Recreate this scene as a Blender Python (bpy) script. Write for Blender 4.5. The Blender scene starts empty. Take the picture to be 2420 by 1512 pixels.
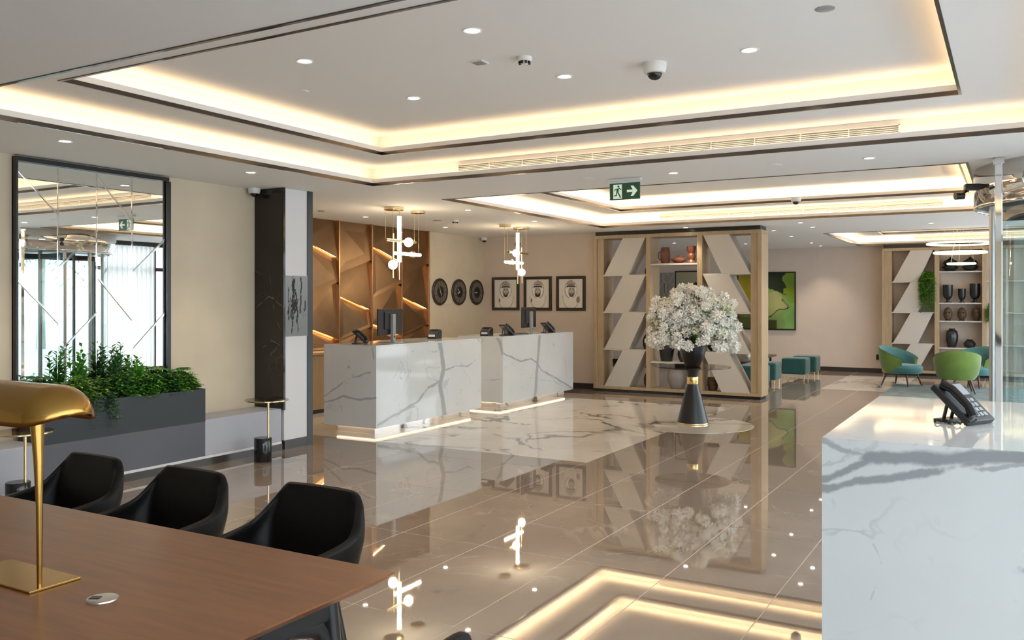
import bpy, bmesh, math, random
from mathutils import Vector, Matrix
random.seed(7)
R = math.radians
C = bpy.context.scene.collection
SC = bpy.context.scene
PI = math.pi

# ------------------------------------------------------------------ camera
FPX = 2057.0                                   # focal length in px of the 2420 wide frame
cam_d = bpy.data.cameras.new('camera')
cam = bpy.data.objects.new('camera', cam_d); C.objects.link(cam)
cam_d.sensor_width = 36.0; cam_d.lens = FPX/2420*36.0
cam_d.shift_y = -(756-710)/2420
cam_d.clip_start = 0.05; cam_d.clip_end = 300
cam.location = (0, 0, 1.65)
cam.rotation_euler = (R(90), 0, R(29.9))
SC.camera = cam

# ------------------------------------------------------------------ exposure, world
vs = SC.view_settings
vs.view_transform = 'Standard'; vs.look = 'None'; vs.gamma = 1.0; vs.use_curve_mapping = False
vs.exposure = 0.45
w = bpy.data.worlds.new('world'); SC.world = w; w.use_nodes = True
bg = w.node_tree.nodes['Background']
bg.inputs['Color'].default_value = (0.88, 0.945, 1.0, 1)
bg.inputs['Strength'].default_value = 3.9

def in_frame(p):                                # does a point fall inside the 2420 x 1512 picture
    t = R(29.9); d = -p[0]*math.sin(t)+p[1]*math.cos(t); r = p[0]*math.cos(t)+p[1]*math.sin(t)
    if d < .05: return False
    return 0 <= 1210+FPX*r/d <= 2420 and 0 <= 710-FPX*(p[2]-1.65)/d <= 1512
def area(name, loc, rot, sx, sy, power, col):
    if not any(in_frame((loc[0]+sx*(i/10-.5), loc[1]+sy*(i/10-.5), loc[2])) for i in range(11)): name += '_offscreen'
    l = bpy.data.lights.new(name, 'AREA'); l.shape = 'RECTANGLE'; l.size = sx; l.size_y = sy
    l.energy = power; l.color = col
    o = bpy.data.objects.new(name, l); C.objects.link(o); o.location = loc; o.rotation_euler = rot
    return o
WARM = (1.0, 0.68, 0.36)
LEDW = 1.25
LEDK = 1.0
# openings of the three ceiling trays: x0, x1, y0, y1 and inset of the upper opening
TRAYS = [(-6.03, 0.27, 2.90, 7.45, 0.59, .59), (-6.10, -0.36, 8.90, 13.70, 0.59, .13), (-3.04, 0.95, 16.92, 21.05, 0.59, .59)]   # the last is the inset on the door side
SET = 0.12
Z0, Z1, Z2 = 2.90, 3.10, 3.30
def cove_lights(o, z, tag, k):
    x0, x1, y0, y1 = o
    for nm, cx, cy, sx, sy in (('w', x0-.065, (y0+y1)/2, .03, y1-y0), ('e', x1+.065, (y0+y1)/2, .03, y1-y0),
                               ('s', (x0+x1)/2, y0-.065, x1-x0, .03), ('n', (x0+x1)/2, y1+.065, x1-x0, .03)):
        area('cove_led_'+tag+nm, (cx, cy, z+.045), (PI, 0, 0), sx, sy, LEDW*k*max(sx, sy), WARM)
for i, (x0, x1, y0, y1, d, dr) in enumerate(TRAYS):
    LEDK = (.85, 2.0, 1.7)[i]
    cove_lights((x0, x1, y0, y1), Z0, 'outer%d' % i, LEDK)
    cove_lights((x0+d, x1-dr, y0+d, y1-d), Z1, 'inner%d' % i, LEDK)

# ------------------------------------------------------------------ materials
MATS = {}
def srgb(r, g, b):
    f = lambda c: ((c/255+.055)/1.055)**2.4 if c > 10 else c/255/12.92
    return (f(r), f(g), f(b))
def newmat(name):
    m = bpy.data.materials.new(name); m.use_nodes = True; MATS[name] = m
    nt = m.node_tree; b = nt.nodes['Principled BSDF']
    return m, nt, b
def pbr(name, col, rough=.5, metal=0.0, spec=.5, noise=0.0, nscale=8.0, bump=0.0, bscale=60.0, ior=1.5, coat=0.0, stretch=None, emit=None, estr=0):
    m, nt, b = newmat(name)
    b.inputs['Base Color'].default_value = (*col, 1); b.inputs['Roughness'].default_value = rough
    b.inputs['Metallic'].default_value = metal; b.inputs['Specular IOR Level'].default_value = spec
    b.inputs['IOR'].default_value = ior; b.inputs['Coat Weight'].default_value = coat; b.inputs['Coat Roughness'].default_value = .08
    if emit:
        b.inputs['Emission Color'].default_value = (*emit, 1); b.inputs['Emission Strength'].default_value = estr
    if noise or bump:
        tc = nt.nodes.new('ShaderNodeTexCoord'); src = tc.outputs['Object']
        if stretch:
            mp = nt.nodes.new('ShaderNodeMapping'); mp.inputs['Scale'].default_value = stretch
            nt.links.new(src, mp.inputs['Vector']); src = mp.outputs['Vector']
    if noise:
        n = nt.nodes.new('ShaderNodeTexNoise'); n.inputs['Scale'].default_value = nscale; n.inputs['Detail'].default_value = 5
        nt.links.new(src, n.inputs['Vector'])
        r = nt.nodes.new('ShaderNodeValToRGB')
        r.color_ramp.elements[0].position = .3; r.color_ramp.elements[1].position = .7
        r.color_ramp.elements[0].color = (*[c*(1-noise) for c in col], 1)
        r.color_ramp.elements[1].color = (*[min(1, c*(1+noise)) for c in col], 1)
        nt.links.new(n.outputs['Fac'], r.inputs['Fac']); nt.links.new(r.outputs['Color'], b.inputs['Base Color'])
    if bump:
        n2 = nt.nodes.new('ShaderNodeTexNoise'); n2.inputs['Scale'].default_value = bscale; n2.inputs['Detail'].default_value = 3
        nt.links.new(src, n2.inputs['Vector'])
        bp = nt.nodes.new('ShaderNodeBump'); bp.inputs['Strength'].default_value = bump; bp.inputs['Distance'].default_value = .01
        nt.links.new(n2.outputs['Fac'], bp.inputs['Height']); nt.links.new(bp.outputs['Normal'], b.inputs['Normal'])
    return m
def emis(name, col, s):
    m, nt, b = newmat(name); nt.nodes.remove(b)
    e = nt.nodes.new('ShaderNodeEmission'); e.inputs['Color'].default_value = (*col, 1); e.inputs['Strength'].default_value = s
    nt.links.new(e.outputs[0], nt.nodes['Material Output'].inputs[0]); return m
def glass(name, tint=(.96, .98, .98), refl=.09):
    m, nt, b = newmat(name); nt.nodes.remove(b)
    t = nt.nodes.new('ShaderNodeBsdfTransparent'); t.inputs['Color'].default_value = (*tint, 1)
    g = nt.nodes.new('ShaderNodeBsdfGlossy'); g.inputs['Roughness'].default_value = .0
    lw = nt.nodes.new('ShaderNodeLayerWeight'); lw.inputs['Blend'].default_value = .5
    p5 = nt.nodes.new('ShaderNodeMath'); p5.operation = 'POWER'; p5.inputs[1].default_value = 5; nt.links.new(lw.outputs['Facing'], p5.inputs[0])
    fr = nt.nodes.new('ShaderNodeMath'); fr.operation = 'MULTIPLY_ADD'; fr.inputs[1].default_value = 1-refl*.5; fr.inputs[2].default_value = refl*.5
    nt.links.new(p5.outputs[0], fr.inputs[0])
    mx = nt.nodes.new('ShaderNodeMixShader')
    nt.links.new(fr.outputs[0], mx.inputs[0])
    nt.links.new(t.outputs[0], mx.inputs[1]); nt.links.new(g.outputs[0], mx.inputs[2])
    nt.links.new(mx.outputs[0], nt.nodes['Material Output'].inputs[0]); return m
def vmath(nt, op, a, b=None, sc=None):
    n = nt.nodes.new('ShaderNodeVectorMath'); n.operation = op
    for i, x in enumerate((a, b)):
        if x is None: continue
        if isinstance(x, (tuple, list, Vector)): n.inputs[i].default_value = tuple(x)
        else: nt.links.new(x, n.inputs[i])
    if sc is not None:
        if isinstance(sc, float): n.inputs['Scale'].default_value = sc
        else: nt.links.new(sc, n.inputs['Scale'])
    return n.outputs['Value'] if op in ('DOT_PRODUCT', 'LENGTH') else n.outputs['Vector']
def fmath(nt, op, a, b=None, clamp=False):
    n = nt.nodes.new('ShaderNodeMath'); n.operation = op; n.use_clamp = clamp
    for i, x in enumerate((a, b)):
        if x is None: continue
        if isinstance(x, (float, int)): n.inputs[i].default_value = float(x)
        else: nt.links.new(x, n.inputs[i])
    return n.outputs[0]
def marble(name, lines, base, vein, rough=.12, warp=.06, wscale=2.2, cloud=.06, faint=.5, fscale=1.6, ior=1.5, spots=0.0, fw=.014, fm=.48):
    """polished stone; lines = [(points, half width, strength)] in world metres, warped by noise"""
    m, nt, b = newmat(name)
    geo = nt.nodes.new('ShaderNodeNewGeometry'); P = geo.outputs['Position']
    nz = nt.nodes.new('ShaderNodeTexNoise'); nz.inputs['Scale'].default_value = wscale; nz.inputs['Detail'].default_value = 6
    nz.inputs['Roughness'].default_value = .62
    nt.links.new(P, nz.inputs['Vector'])
    off = vmath(nt, 'SCALE', vmath(nt, 'SUBTRACT', nz.outputs['Color'], (.5, .5, .5)), sc=float(warp*2))
    Q = vmath(nt, 'ADD', P, off)
    acc = None
    for pts, hw, st in lines:
        for a, c in zip(pts[:-1], pts[1:]):
            a = Vector(a); c = Vector(c); ba = c-a
            pa = vmath(nt, 'SUBTRACT', Q, a)
            h = fmath(nt, 'DIVIDE', vmath(nt, 'DOT_PRODUCT', pa, ba), ba.dot(ba), clamp=True)
            d = vmath(nt, 'LENGTH', vmath(nt, 'SUBTRACT', pa, vmath(nt, 'SCALE', tuple(ba), sc=h)))
            mr = nt.nodes.new('ShaderNodeMapRange'); mr.interpolation_type = 'SMOOTHSTEP'
            mr.inputs['From Min'].default_value = hw*.55; mr.inputs['From Max'].default_value = hw*1.25
            mr.inputs['To Min'].default_value = st; mr.inputs['To Max'].default_value = 0
            nt.links.new(d, mr.inputs['Value'])
            acc = mr.outputs[0] if acc is None else fmath(nt, 'MAXIMUM', acc, mr.outputs[0])
    # faint natural veins: where a warped noise crosses its middle
    n2 = nt.nodes.new('ShaderNodeTexNoise'); n2.inputs['Scale'].default_value = fscale; n2.inputs['Detail'].default_value = 7
    n2.inputs['Distortion'].default_value = .6; nt.links.new(P, n2.inputs['Vector'])
    dv = fmath(nt, 'ABSOLUTE', fmath(nt, 'SUBTRACT', n2.outputs['Fac'], .5))
    mr = nt.nodes.new('ShaderNodeMapRange'); mr.interpolation_type = 'SMOOTHSTEP'
    mr.inputs['From Min'].default_value = fw*.15; mr.inputs['From Max'].default_value = fw
    mr.inputs['To Min'].default_value = faint; mr.inputs['To Max'].default_value = 0
    nt.links.new(dv, mr.inputs['Value'])
    n3 = nt.nodes.new('ShaderNodeTexNoise'); n3.inputs['Scale'].default_value = 1.1; nt.links.new(P, n3.inputs['Vector'])
    mk = nt.nodes.new('ShaderNodeMapRange'); mk.inputs['From Min'].default_value = fm; mk.inputs['From Max'].default_value = fm+.14
    nt.links.new(n3.outputs['Fac'], mk.inputs['Value'])
    fv = fmath(nt, 'MULTIPLY', mr.outputs[0], mk.outputs[0])
    acc = fv if acc is None else fmath(nt, 'MAXIMUM', acc, fv)
    if spots:
        n5 = nt.nodes.new('ShaderNodeTexNoise'); n5.inputs['Scale'].default_value = 14; n5.inputs['Detail'].default_value = 4; nt.links.new(P, n5.inputs['Vector'])
        n6 = nt.nodes.new('ShaderNodeTexNoise'); n6.inputs['Scale'].default_value = 2.6; nt.links.new(P, n6.inputs['Vector'])
        s5 = nt.nodes.new('ShaderNodeMapRange'); s5.inputs['From Min'].default_value = .60; s5.inputs['From Max'].default_value = .72; nt.links.new(n5.outputs['Fac'], s5.inputs['Value'])
        s6 = nt.nodes.new('ShaderNodeMapRange'); s6.inputs['From Min'].default_value = .56; s6.inputs['From Max'].default_value = .66; nt.links.new(n6.outputs['Fac'], s6.inputs['Value'])
        sp = fmath(nt, 'MULTIPLY', fmath(nt, 'MULTIPLY', s5.outputs[0], s6.outputs[0]), spots)
        acc = fmath(nt, 'MAXIMUM', acc, sp)
    # cloudy ground
    n4 = nt.nodes.new('ShaderNodeTexNoise'); n4.inputs['Scale'].default_value = 1.7; n4.inputs['Detail'].default_value = 3; nt.links.new(P, n4.inputs['Vector'])
    rp = nt.nodes.new('ShaderNodeValToRGB')
    rp.color_ramp.elements[0].position = .3; rp.color_ramp.elements[1].position = .7
    rp.color_ramp.elements[0].color = (*[c*(1-cloud) for c in base], 1); rp.color_ramp.elements[1].color = (*[min(1, c*(1+cloud)) for c in base], 1)
    nt.links.new(n4.outputs['Fac'], rp.inputs['Fac'])
    mx = nt.nodes.new('ShaderNodeMix'); mx.data_type = 'RGBA'
    nt.links.new(acc, mx.inputs['Factor']); nt.links.new(rp.outputs['Color'], mx.inputs['A']); mx.inputs['B'].default_value = (*vein, 1)
    nt.links.new(mx.outputs['Result'], b.inputs['Base Color'])
    b.inputs['Roughness'].default_value = rough; b.inputs['IOR'].default_value = ior
    return m
def attrmat(name, rough=.5, spec=.3):
    m, nt, b = newmat(name)
    a = nt.nodes.new('ShaderNodeAttribute'); a.attribute_name = 'Col'
    nt.links.new(a.outputs['Color'], b.inputs['Base Color']); b.inputs['Roughness'].default_value = rough
    b.inputs['Specular IOR Level'].default_value = spec
    return m

M = {}
M['ceil'] = pbr('ceiling_paint', (.80, .79, .775), .75, spec=.2)
M['trim'] = pbr('dark_bronze_trim', (.13, .11, .095), .16, .9)
M['wall_beige'] = pbr('wallpaper_beige', (.63, .545, .415), .7, spec=.2, noise=.04, nscale=3)
M['wall_taupe'] = pbr('wall_taupe', (.66, .565, .495), .75, spec=.2, noise=.03, nscale=2)
M['wall_white'] = pbr('wall_white', (.72, .72, .74), .6, spec=.25)
M['base_dark'] = pbr('baseboard_dark', (.045, .038, .034), .25)
M['grout'] = pbr('grout', (.56, .50, .45), .5)
M['tile'] = marble('beige_porcelain', [], (.25, .20, .165), (.40, .37, .325), rough=.022, cloud=.10, faint=.45, fscale=.9, ior=3.5)
M['tile_white'] = marble('white_porcelain', [], (.68, .635, .585), (.11, .095, .085), rough=.03, cloud=.05, faint=1.0, fscale=.75, ior=2.6, fw=.022, fm=.42)
M['black_marble'] = marble('black_marble', [([(-7.42, 7.07, 1.55), (-7.2, 7.07, 1.7), (-6.98, 7.07, 1.6)], .006, .5), ([(-7.35, 7.07, 1.05), (-7.15, 7.07, 1.2), (-6.98, 7.07, 1.12)], .005, .5), ([(-7.2, 7.07, 2.0), (-7.1, 7.07, 1.5), (-7.0, 7.07, 1.3)], .004, .5)], (.017, .013, .011), (.20, .175, .155), rough=.08, faint=.25, fscale=2.2)
WM = dict(base=(.66, .685, .70), vein=(.235, .255, .275), rough=.055, warp=.05, wscale=3.0, cloud=.04, faint=.28, fscale=1.3, spots=.55)
FX = lambda pts: [(-6.73, y, z) for y, z in pts]
FY = lambda y, pts: [(x, y, z) for x, z in pts]
M['marble_front1'] = marble('calacatta_front_one', [
    (FX([(9.73, 1.12), (9.83, .72), (9.75, .49), (9.88, .05)]), .05, .62),
    (FX([(8.36, .10), (8.72, .21), (9.23, .33), (9.47, .49), (9.76, .55)]), .02, .6),
    (FX([(8.86, .26), (9.16, .27)]), .016, .5), (FX([(8.67, .07), (8.86, .24)]), .007, .5), (FX([(8.72, .67), (8.86, .79)]), .012, .3),
    (FX([(9.83, .69), (10.13, .74), (10.44, .72), (10.85, .88)]), .013, .55)], **WM)
M['marble_side1'] = marble('calacatta_side_one', [
    (FY(8.38, [(-7.6, .43), (-7.37, .55), (-7.2, .66), (-6.81, .77)]), .011, .6),
    (FY(8.38, [(-7.6, .36), (-7.46, .38), (-7.27, .45), (-7.09, .43), (-6.7, .46)]), .013, .6), (FY(8.38, [(-6.79, 1.11), (-6.76, .95)]), .016, .4)], **WM)
M['marble_front2'] = marble('calacatta_front_two', [
    (FX([(12.6, 1.1), (12.58, .79), (12.5, .34), (12.44, .05)]), .05, .55),
    (FX([(11.42, .86), (11.96, .69), (12.3, .71), (12.53, .63), (12.71, .49), (13.22, .32), (13.9, .08)]), .018, .65),
    (FX([(11.68, .68), (12.01, .47), (12.47, .38), (13.09, .27), (13.9, .06)]), .006, .3)], **WM)
M['marble_side2'] = marble('calacatta_side_two', [
    (FY(11.42, [(-6.86, 1.1), (-6.78, 1.01), (-6.72, .84)]), .03, .5), (FY(11.42, [(-7.3, .41), (-6.95, .42), (-6.73, .45)]), .009, .5)], **WM)
M['marble_counter'] = marble('calacatta_counter', [
    (FY(3.66, [(-.70, 1.11), (-.6, 1.07), (-.5, 1.045)]), .012, .6), (FY(3.66, [(-.72, .90), (-.61, .97), (-.48, 1.03)]), .018, .8),
    (FY(3.66, [(-.5, 1.035), (-.24, 1.045), (.04, 1.075), (.5, 1.03)]), .031, .85),
    (FY(3.66, [(-.72, .88), (-.54, .94), (-.4, .955), (-.1, 1.04)]), .018, .8), (FY(3.66, [(-.22, 1.0), (-.07, 1.015), (.08, 1.06)]), .009, .6),
    (FY(3.66, [(-.48, .7), (-.43, .6), (-.48, .47)]), .005, .25)], **WM)
M['marble_plain'] = marble('calacatta_plain', [], **WM)
M['chrome'] = pbr('chrome', (.80, .80, .79), .05, 1.0)
M['mirror'] = pbr('mirror_silver', (.90, .93, .91), .012, 1.0)
M['steel'] = pbr('brushed_steel', (.55, .55, .55), .3, 1.0)
M['alu'] = pbr('dark_aluminium', (.055, .06, .062), .35, .6)
M['glass'] = glass('window_glass')
M['door_glass'] = glass('door_glass', (.86, .92, .92), .10)
M['smoke_glass'] = glass('smoked_glass', (.62, .56, .50), .12)
M['brass'] = pbr('polished_brass', (.80, .56, .23), .16, 1.0)
M['brass_lamp'] = pbr('aged_brass', (.47, .275, .075), .2, 1.0)
M['brass_pale'] = pbr('pale_brass', (.78, .62, .36), .2, 1.0)
M['copper'] = pbr('bronze_sheet', (.27, .165, .09), .33, 1.0, noise=.12, nscale=2.5)
M['copper_fin'] = pbr('copper_fin', (.55, .33, .19), .25, 1.0)
M['oak'] = pbr('light_oak_veneer', (.41, .305, .19), .45, noise=.10, nscale=3, stretch=(14, 14, 1.2))
M['panel_grey'] = pbr('panel_lacquer', (.56, .525, .48), .4)
M['black'] = pbr('black_satin', (.012, .012, .013), .3)
M['black_gloss'] = pbr('black_gloss', (.010, .010, .012), .1)
M['plastic_white'] = pbr('white_plastic', (.74, .74, .73), .4)
M['plastic_dark'] = pbr('dark_plastic', (.018, .019, .022), .35)
M['plastic_grey'] = pbr('grey_plastic', (.30, .31, .33), .35)
M['leather'] = pbr('black_leather', (.004, .0036, .0038), .42, bump=.08, bscale=160, spec=.22)
M['walnut'] = pbr('walnut_veneer', (.235, .088, .034), .30, spec=.35, noise=.18, nscale=2.2, stretch=(1.3, 16, 16), coat=.0)
M['bench'] = pbr('bench_grey', (.43, .44, .49), .6, noise=.05, nscale=2)
M['bench_dark'] = pbr('bench_dark_grey', (.10, .104, .125), .55, noise=.05, nscale=2)
M['slate'] = pbr('planter_slate', (.017, .021, .026), .45)
M['lamp_on'] = emis('downlight_glow', (1, .93, .82), 14)
M['globe'] = emis('globe_glow', (1, .80, .52), 26)
M['tube'] = emis('tube_glow', (1, .82, .55), 16)
M['led'] = emis('led_line', (1, .60, .25), 26)
M['led_desk'] = emis('led_desk', (1, .74, .45), 3.0)
M['ringled'] = emis('ring_glow', (1, .78, .45), 2.6)
M['print'] = attrmat('printed_paper')
M['paint'] = attrmat('painted_canvas', .6)

# ------------------------------------------------------------------ mesh helpers
class MB:
    def __init__(s): s.v = []; s.f = []; s.mi = []
    def add(s, V, F, mi=0, T=None):
        k = len(s.v)
        s.v += [tuple(T @ Vector(p)) if T else tuple(p) for p in V]
        s.f += [tuple(i+k for i in f) for f in F]; s.mi += [mi]*len(F); return s
    def box(s, x0, x1, y0, y1, z0, z1, mi=0, T=None):
        V = [(x, y, z) for x in (x0, x1) for y in (y0, y1) for z in (z0, z1)]
        return s.add(V, [(0, 1, 3, 2), (4, 6, 7, 5), (0, 4, 5, 1), (2, 3, 7, 6), (0, 2, 6, 4), (1, 5, 7, 3)], mi, T)
    def hexa(s, V, mi=0):      # 4 bottom/back corners then 4 matching top/front corners
        return s.add(V, [(3, 2, 1, 0), (4, 5, 6, 7), (0, 1, 5, 4), (1, 2, 6, 5), (2, 3, 7, 6), (3, 0, 4, 7)], mi)
    def tube(s, pts, r, n=10, mi=0, T=None, cap=True):
        pts = [Vector(p) for p in pts]; rs = r if isinstance(r, (list, tuple)) else [r]*len(pts)
        rings = []; up0 = None
        for i, p in enumerate(pts):
            d = (pts[min(i+1, len(pts)-1)]-pts[max(i-1, 0)]).normalized()
            if up0 is None: up0 = Vector((0, 0, 1)) if abs(d.z) < .9 else Vector((1, 0, 0))
            a = d.cross(up0).normalized(); b = a.cross(d); up0 = b
            rings.append([p+(a*math.cos(t)+b*math.sin(t))*rs[i] for t in [2*PI*j/n for j in range(n)]])
        V = [q for ring in rings for q in ring]; F = []
        for i in range(len(pts)-1):
            for j in range(n):
                F.append((i*n+j, i*n+(j+1) % n, (i+1)*n+(j+1) % n, (i+1)*n+j))
        if cap: F.append(tuple(range(n-1, -1, -1))); F.append(tuple((len(pts)-1)*n+j for j in range(n)))
        return s.add(V, F, mi, T)
    def lathe(s, prof, n=32, c=(0, 0, 0), mi=0, T=None, flute=0, fn=0):
        V = []; F = []; m = len(prof)
        for i, (r, z) in enumerate(prof):
            for j in range(n):
                t = 2*PI*j/n; rr = max(r, 1e-4)*(1+flute*math.cos(fn*t))
                V.append((c[0]+rr*math.cos(t), c[1]+rr*math.sin(t), c[2]+z))
        for i in range(m-1):
            for j in range(n): F.append((i*n+j, i*n+(j+1) % n, (i+1)*n+(j+1) % n, (i+1)*n+j))
        F.append(tuple(range(n-1, -1, -1))); F.append(tuple((m-1)*n+j for j in range(n)))
        return s.add(V, F, mi, T)
    def prism(s, poly, axis, a, b, mi=0, T=None):
        """poly in the two axes other than `axis`, extruded from a to b"""
        def mk(p, t):
            return {'x': (t, p[0], p[1]), 'y': (p[0], t, p[1]), 'z': (p[0], p[1], t)}[axis]
        n = len(poly); V = [mk(p, a) for p in poly]+[mk(p, b) for p in poly]
        F = [tuple(range(n-1, -1, -1)), tuple(range(n, 2*n))]+[(i, (i+1) % n, n+(i+1) % n, n+i) for i in range(n)]
        return s.add(V, F, mi, T)
    def sphere(s, c, r, n=16, m=10, sx=1, sy=1, sz=1, mi=0, T=None):
        prof = [(r*math.sin(PI*i/m), -r*math.cos(PI*i/m)) for i in range(m+1)]
        V = []; F = []
        for (rr, z) in prof:
            for j in range(n):
                t = 2*PI*j/n; V.append((c[0]+max(rr, 1e-4)*math.cos(t)*sx, c[1]+max(rr, 1e-4)*math.sin(t)*sy, c[2]+z*sz))
        for i in range(m):
            for j in range(n): F.append((i*n+j, i*n+(j+1) % n, (i+1)*n+(j+1) % n, (i+1)*n+j))
        return s.add(V, F, mi, T)
    def grid(s, P, mi=0, close_u=False):   # P[i][j] points
        k = len(s.v); a = len(P); b = len(P[0])
        s.v += [tuple(p) for row in P for p in row]
        for i in range(a-1):
            for j in range(b if close_u else b-1):
                s.f.append((k+i*b+j, k+i*b+(j+1) % b, k+(i+1)*b+(j+1) % b, k+(i+1)*b+j)); s.mi.append(mi)
        return s
    def build(s, name, mats, parent=None, loc=(0, 0, 0), smooth=False, bevel=0.0, solid=0.0, sub=0, fix=True, rot=None):
        me = bpy.data.meshes.new(name); me.from_pydata(s.v, [], s.f)
        if not isinstance(mats, (list, tuple)): mats = [mats]
        for m in mats: me.materials.append(M[m])
        if len(mats) > 1:
            for p, i in zip(me.polygons, s.mi): p.material_index = i
        if fix:
            bm = bmesh.new(); bm.from_mesh(me); bmesh.ops.recalc_face_normals(bm, faces=bm.faces); bm.to_mesh(me); bm.free()
        if smooth:
            me.shade_smooth(); me.set_sharp_from_angle(angle=R(38) if smooth is True else smooth)
        o = bpy.data.objects.new(name, me); C.objects.link(o); o.location = loc
        if rot: o.rotation_euler = rot
        if parent: o.parent = parent
        if solid:
            q = o.modifiers.new('solid', 'SOLIDIFY'); q.thickness = solid; q.offset = 0
        if bevel:
            q = o.modifiers.new('bevel', 'BEVEL'); q.width = bevel; q.segments = 2; q.limit_method = 'ANGLE'; q.angle_limit = R(40)
        if sub:
            q = o.modifiers.new('sub', 'SUBSURF'); q.levels = sub; q.render_levels = sub
        return o
def tag(o, label, cat, group=None):
    o['label'] = label; o['category'] = cat
    if group: o['group'] = group
    return o
def thing(name, label, cat, loc=(0, 0, 0), rz=0.0, group=None):
    o = bpy.data.objects.new(name, None); C.objects.link(o); o.location = loc; o.rotation_euler = (0, 0, rz)
    o.empty_display_size = .1
    return tag(o, label, cat, group)
def struct(o): o['kind'] = 'structure'; return o
def dup(o, parent=None):
    c = o.copy(); C.objects.link(c)
    if parent: c.parent = parent
    for ch in list(o.children): dup(ch, c)
    return c
def copy_thing(o, loc, rz, label, group=None):
    c = dup(o); c.location = loc; c.rotation_euler = (0, 0, rz); c['label'] = label
    if group: c['group'] = group
    return c
def picture(name, w, h, nu, nv, func, parent, loc=(0, 0, 0), rot=None, mat='print'):
    """a flat printed sheet in the local XZ plane facing -Y, coloured cell by cell"""
    me = bpy.data.meshes.new(name); V = []; F = []
    for j in range(nv+1):
        for i in range(nu+1): V.append((-w/2+w*i/nu, 0, -h/2+h*j/nv))
    for j in range(nv):
        for i in range(nu):
            k = j*(nu+1)+i; F.append((k, k+1, k+nu+2, k+nu+1))
    me.from_pydata(V, [], F); me.materials.append(M[mat])
    a = me.color_attributes.new('Col', 'FLOAT_COLOR', 'POINT')
    for idx, d in enumerate(a.data):
        i = idx % (nu+1); j = idx//(nu+1); c = func(i/nu, j/nv); d.color = (*c, 1)
    o = bpy.data.objects.new(name, me); C.objects.link(o); o.location = loc
    if rot: o.rotation_euler = rot
    if parent: o.parent = parent
    return o

# ================================================================== SETTING
XL, XR, YB, YF = -9.2, 1.35, -3.6, 21.4
# ---- floor: grout bed and tiles
fl = struct(MB().box(XL-.15, XR+.1, YB-.1, YF+.15, -.14, -.0012).build('floor', 'grout'))
TW, TL, GAP = .655, 1.31, .006
tile_me = {}
def tile(kind, x0, x1, y0, y1, nm='tile'):
    key = (kind, round(x1-x0, 3), round(y1-y0, 3))
    if key not in tile_me:
        a, b = (x1-x0)/2-GAP/2, (y1-y0)/2-GAP/2
        mb = MB().hexa([(-a, -b, -.012), (a, -b, -.012), (a, b, -.012), (-a, b, -.012), (-a, -b, 0), (a, -b, 0), (a, b, 0), (-a, b, 0)])
        o = mb.build(nm, kind); tile_me[key] = o.data; o.location = ((x0+x1)/2, (y0+y1)/2, 0); o.parent = fl; return o
    o = bpy.data.objects.new(nm, tile_me[key]); C.objects.link(o); o.location = ((x0+x1)/2, (y0+y1)/2, 0); o.parent = fl
    return o
INL = (-9.2, -3.765, 8.06, 13.30)         # white inlay before the desks
INL2 = (-3.11, -1.8, 17.0, 20.4)          # white inlay in the lounge
xs = [-1.145-TW*k for k in range(-4, 14)]
xs = sorted(x for x in xs if XL-.2 < x < XR+.3)
xs[0] = XL; xs[-1] = XR
ys = [3.68+TL*k for k in range(-2, 15)]
ys = [y for y in ys if y < YF]+[YF]
def minus(seg, hole):
    a, b = seg; c, d = hole; out = []
    if b <= c or a >= d: return [seg]
    if a < c: out.append((a, c))
    if b > d: out.append((d, b))
    return out
for xa, xb in zip(xs[:-1], xs[1:]):
    for ya, yb in zip(ys[:-1], ys[1:]):
        if xb < -7.5 and yb < 7.4: continue
        segs = [(ya, yb)]
        for H in (INL, INL2):
            if xa > H[0]-.05 and xb < H[1]+.05:
                segs = [q for sgm in segs for q in minus(sgm, H[2:])]
        for a, b in segs:
            if b-a > .03: tile('tile', xa, xb, a, b)
def inlay(H, n):
    ya = H[2]; row = 0
    while ya < H[3]-.05:
        yb = min(ya+TW, H[3]); x = H[1]-(TL/2 if row % 2 else 0); prev = H[1]
        while prev > H[0]+.05:
            nx = max(x-TL, H[0]) if x < H[1] or not row % 2 else x
            if row % 2 and prev == H[1]: nx = H[1]-TL/2
            else: nx = max(prev-TL, H[0])
            tile('tile_white', nx, prev, ya, yb); prev = nx
        ya = yb; row += 1
inlay(INL, 0); inlay(INL2, 0)
MB().box(XL, XR, YB, ys[0]-.002, -.012, 0).build('floor_slab_behind', 'tile', fl)
dm = MB().lathe([(.80, -.002), (.80, .002), (.797, .003), (0, .003)], 96, (-3.70, 11.25, 0)).build('round_inlay', 'tile_white', fl)
# ---- outdoors
struct(MB().box(XR+.12, 60, -40, 60, -.3, -.12).build('pavement', 'wall_white'))

# ---- ceiling
cb = MB()
bands = [(YB-.1, 2.90, None), (2.90, 7.45, 0), (7.45, 8.90, None), (8.90, 13.70, 1), (13.70, 16.92, None), (16.92, 21.05, 2), (21.05, YF+.15, None)]
for a, b, t in bands:
    if t is None: cb.box(XL-.15, XR+.1, a, b, Z0, Z0+.03)
    else:
        cb.box(XL-.15, TRAYS[t][0], a, b, Z0, Z0+.03); cb.box(TRAYS[t][1], XR+.1, a, b, Z0, Z0+.03)
ceil = struct(cb.build('ceiling', 'ceil'))
def ring_boxes(o, t0, t1, z0, z1, mb=None):
    """square ring between offsets t0<t1 outward of opening o"""
    x0, x1, y0, y1 = o; mb = mb or MB()
    mb.box(x0-t1, x0-t0, y0-t1, y1+t1, z0, z1); mb.box(x1+t0, x1+t1, y0-t1, y1+t1, z0, z1)
    mb.box(x0-t0, x1+t0, y0-t1, y0-t0, z0, z1); mb.box(x0-t0, x1+t0, y1+t0, y1+t1, z0, z1)
    return mb
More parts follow.
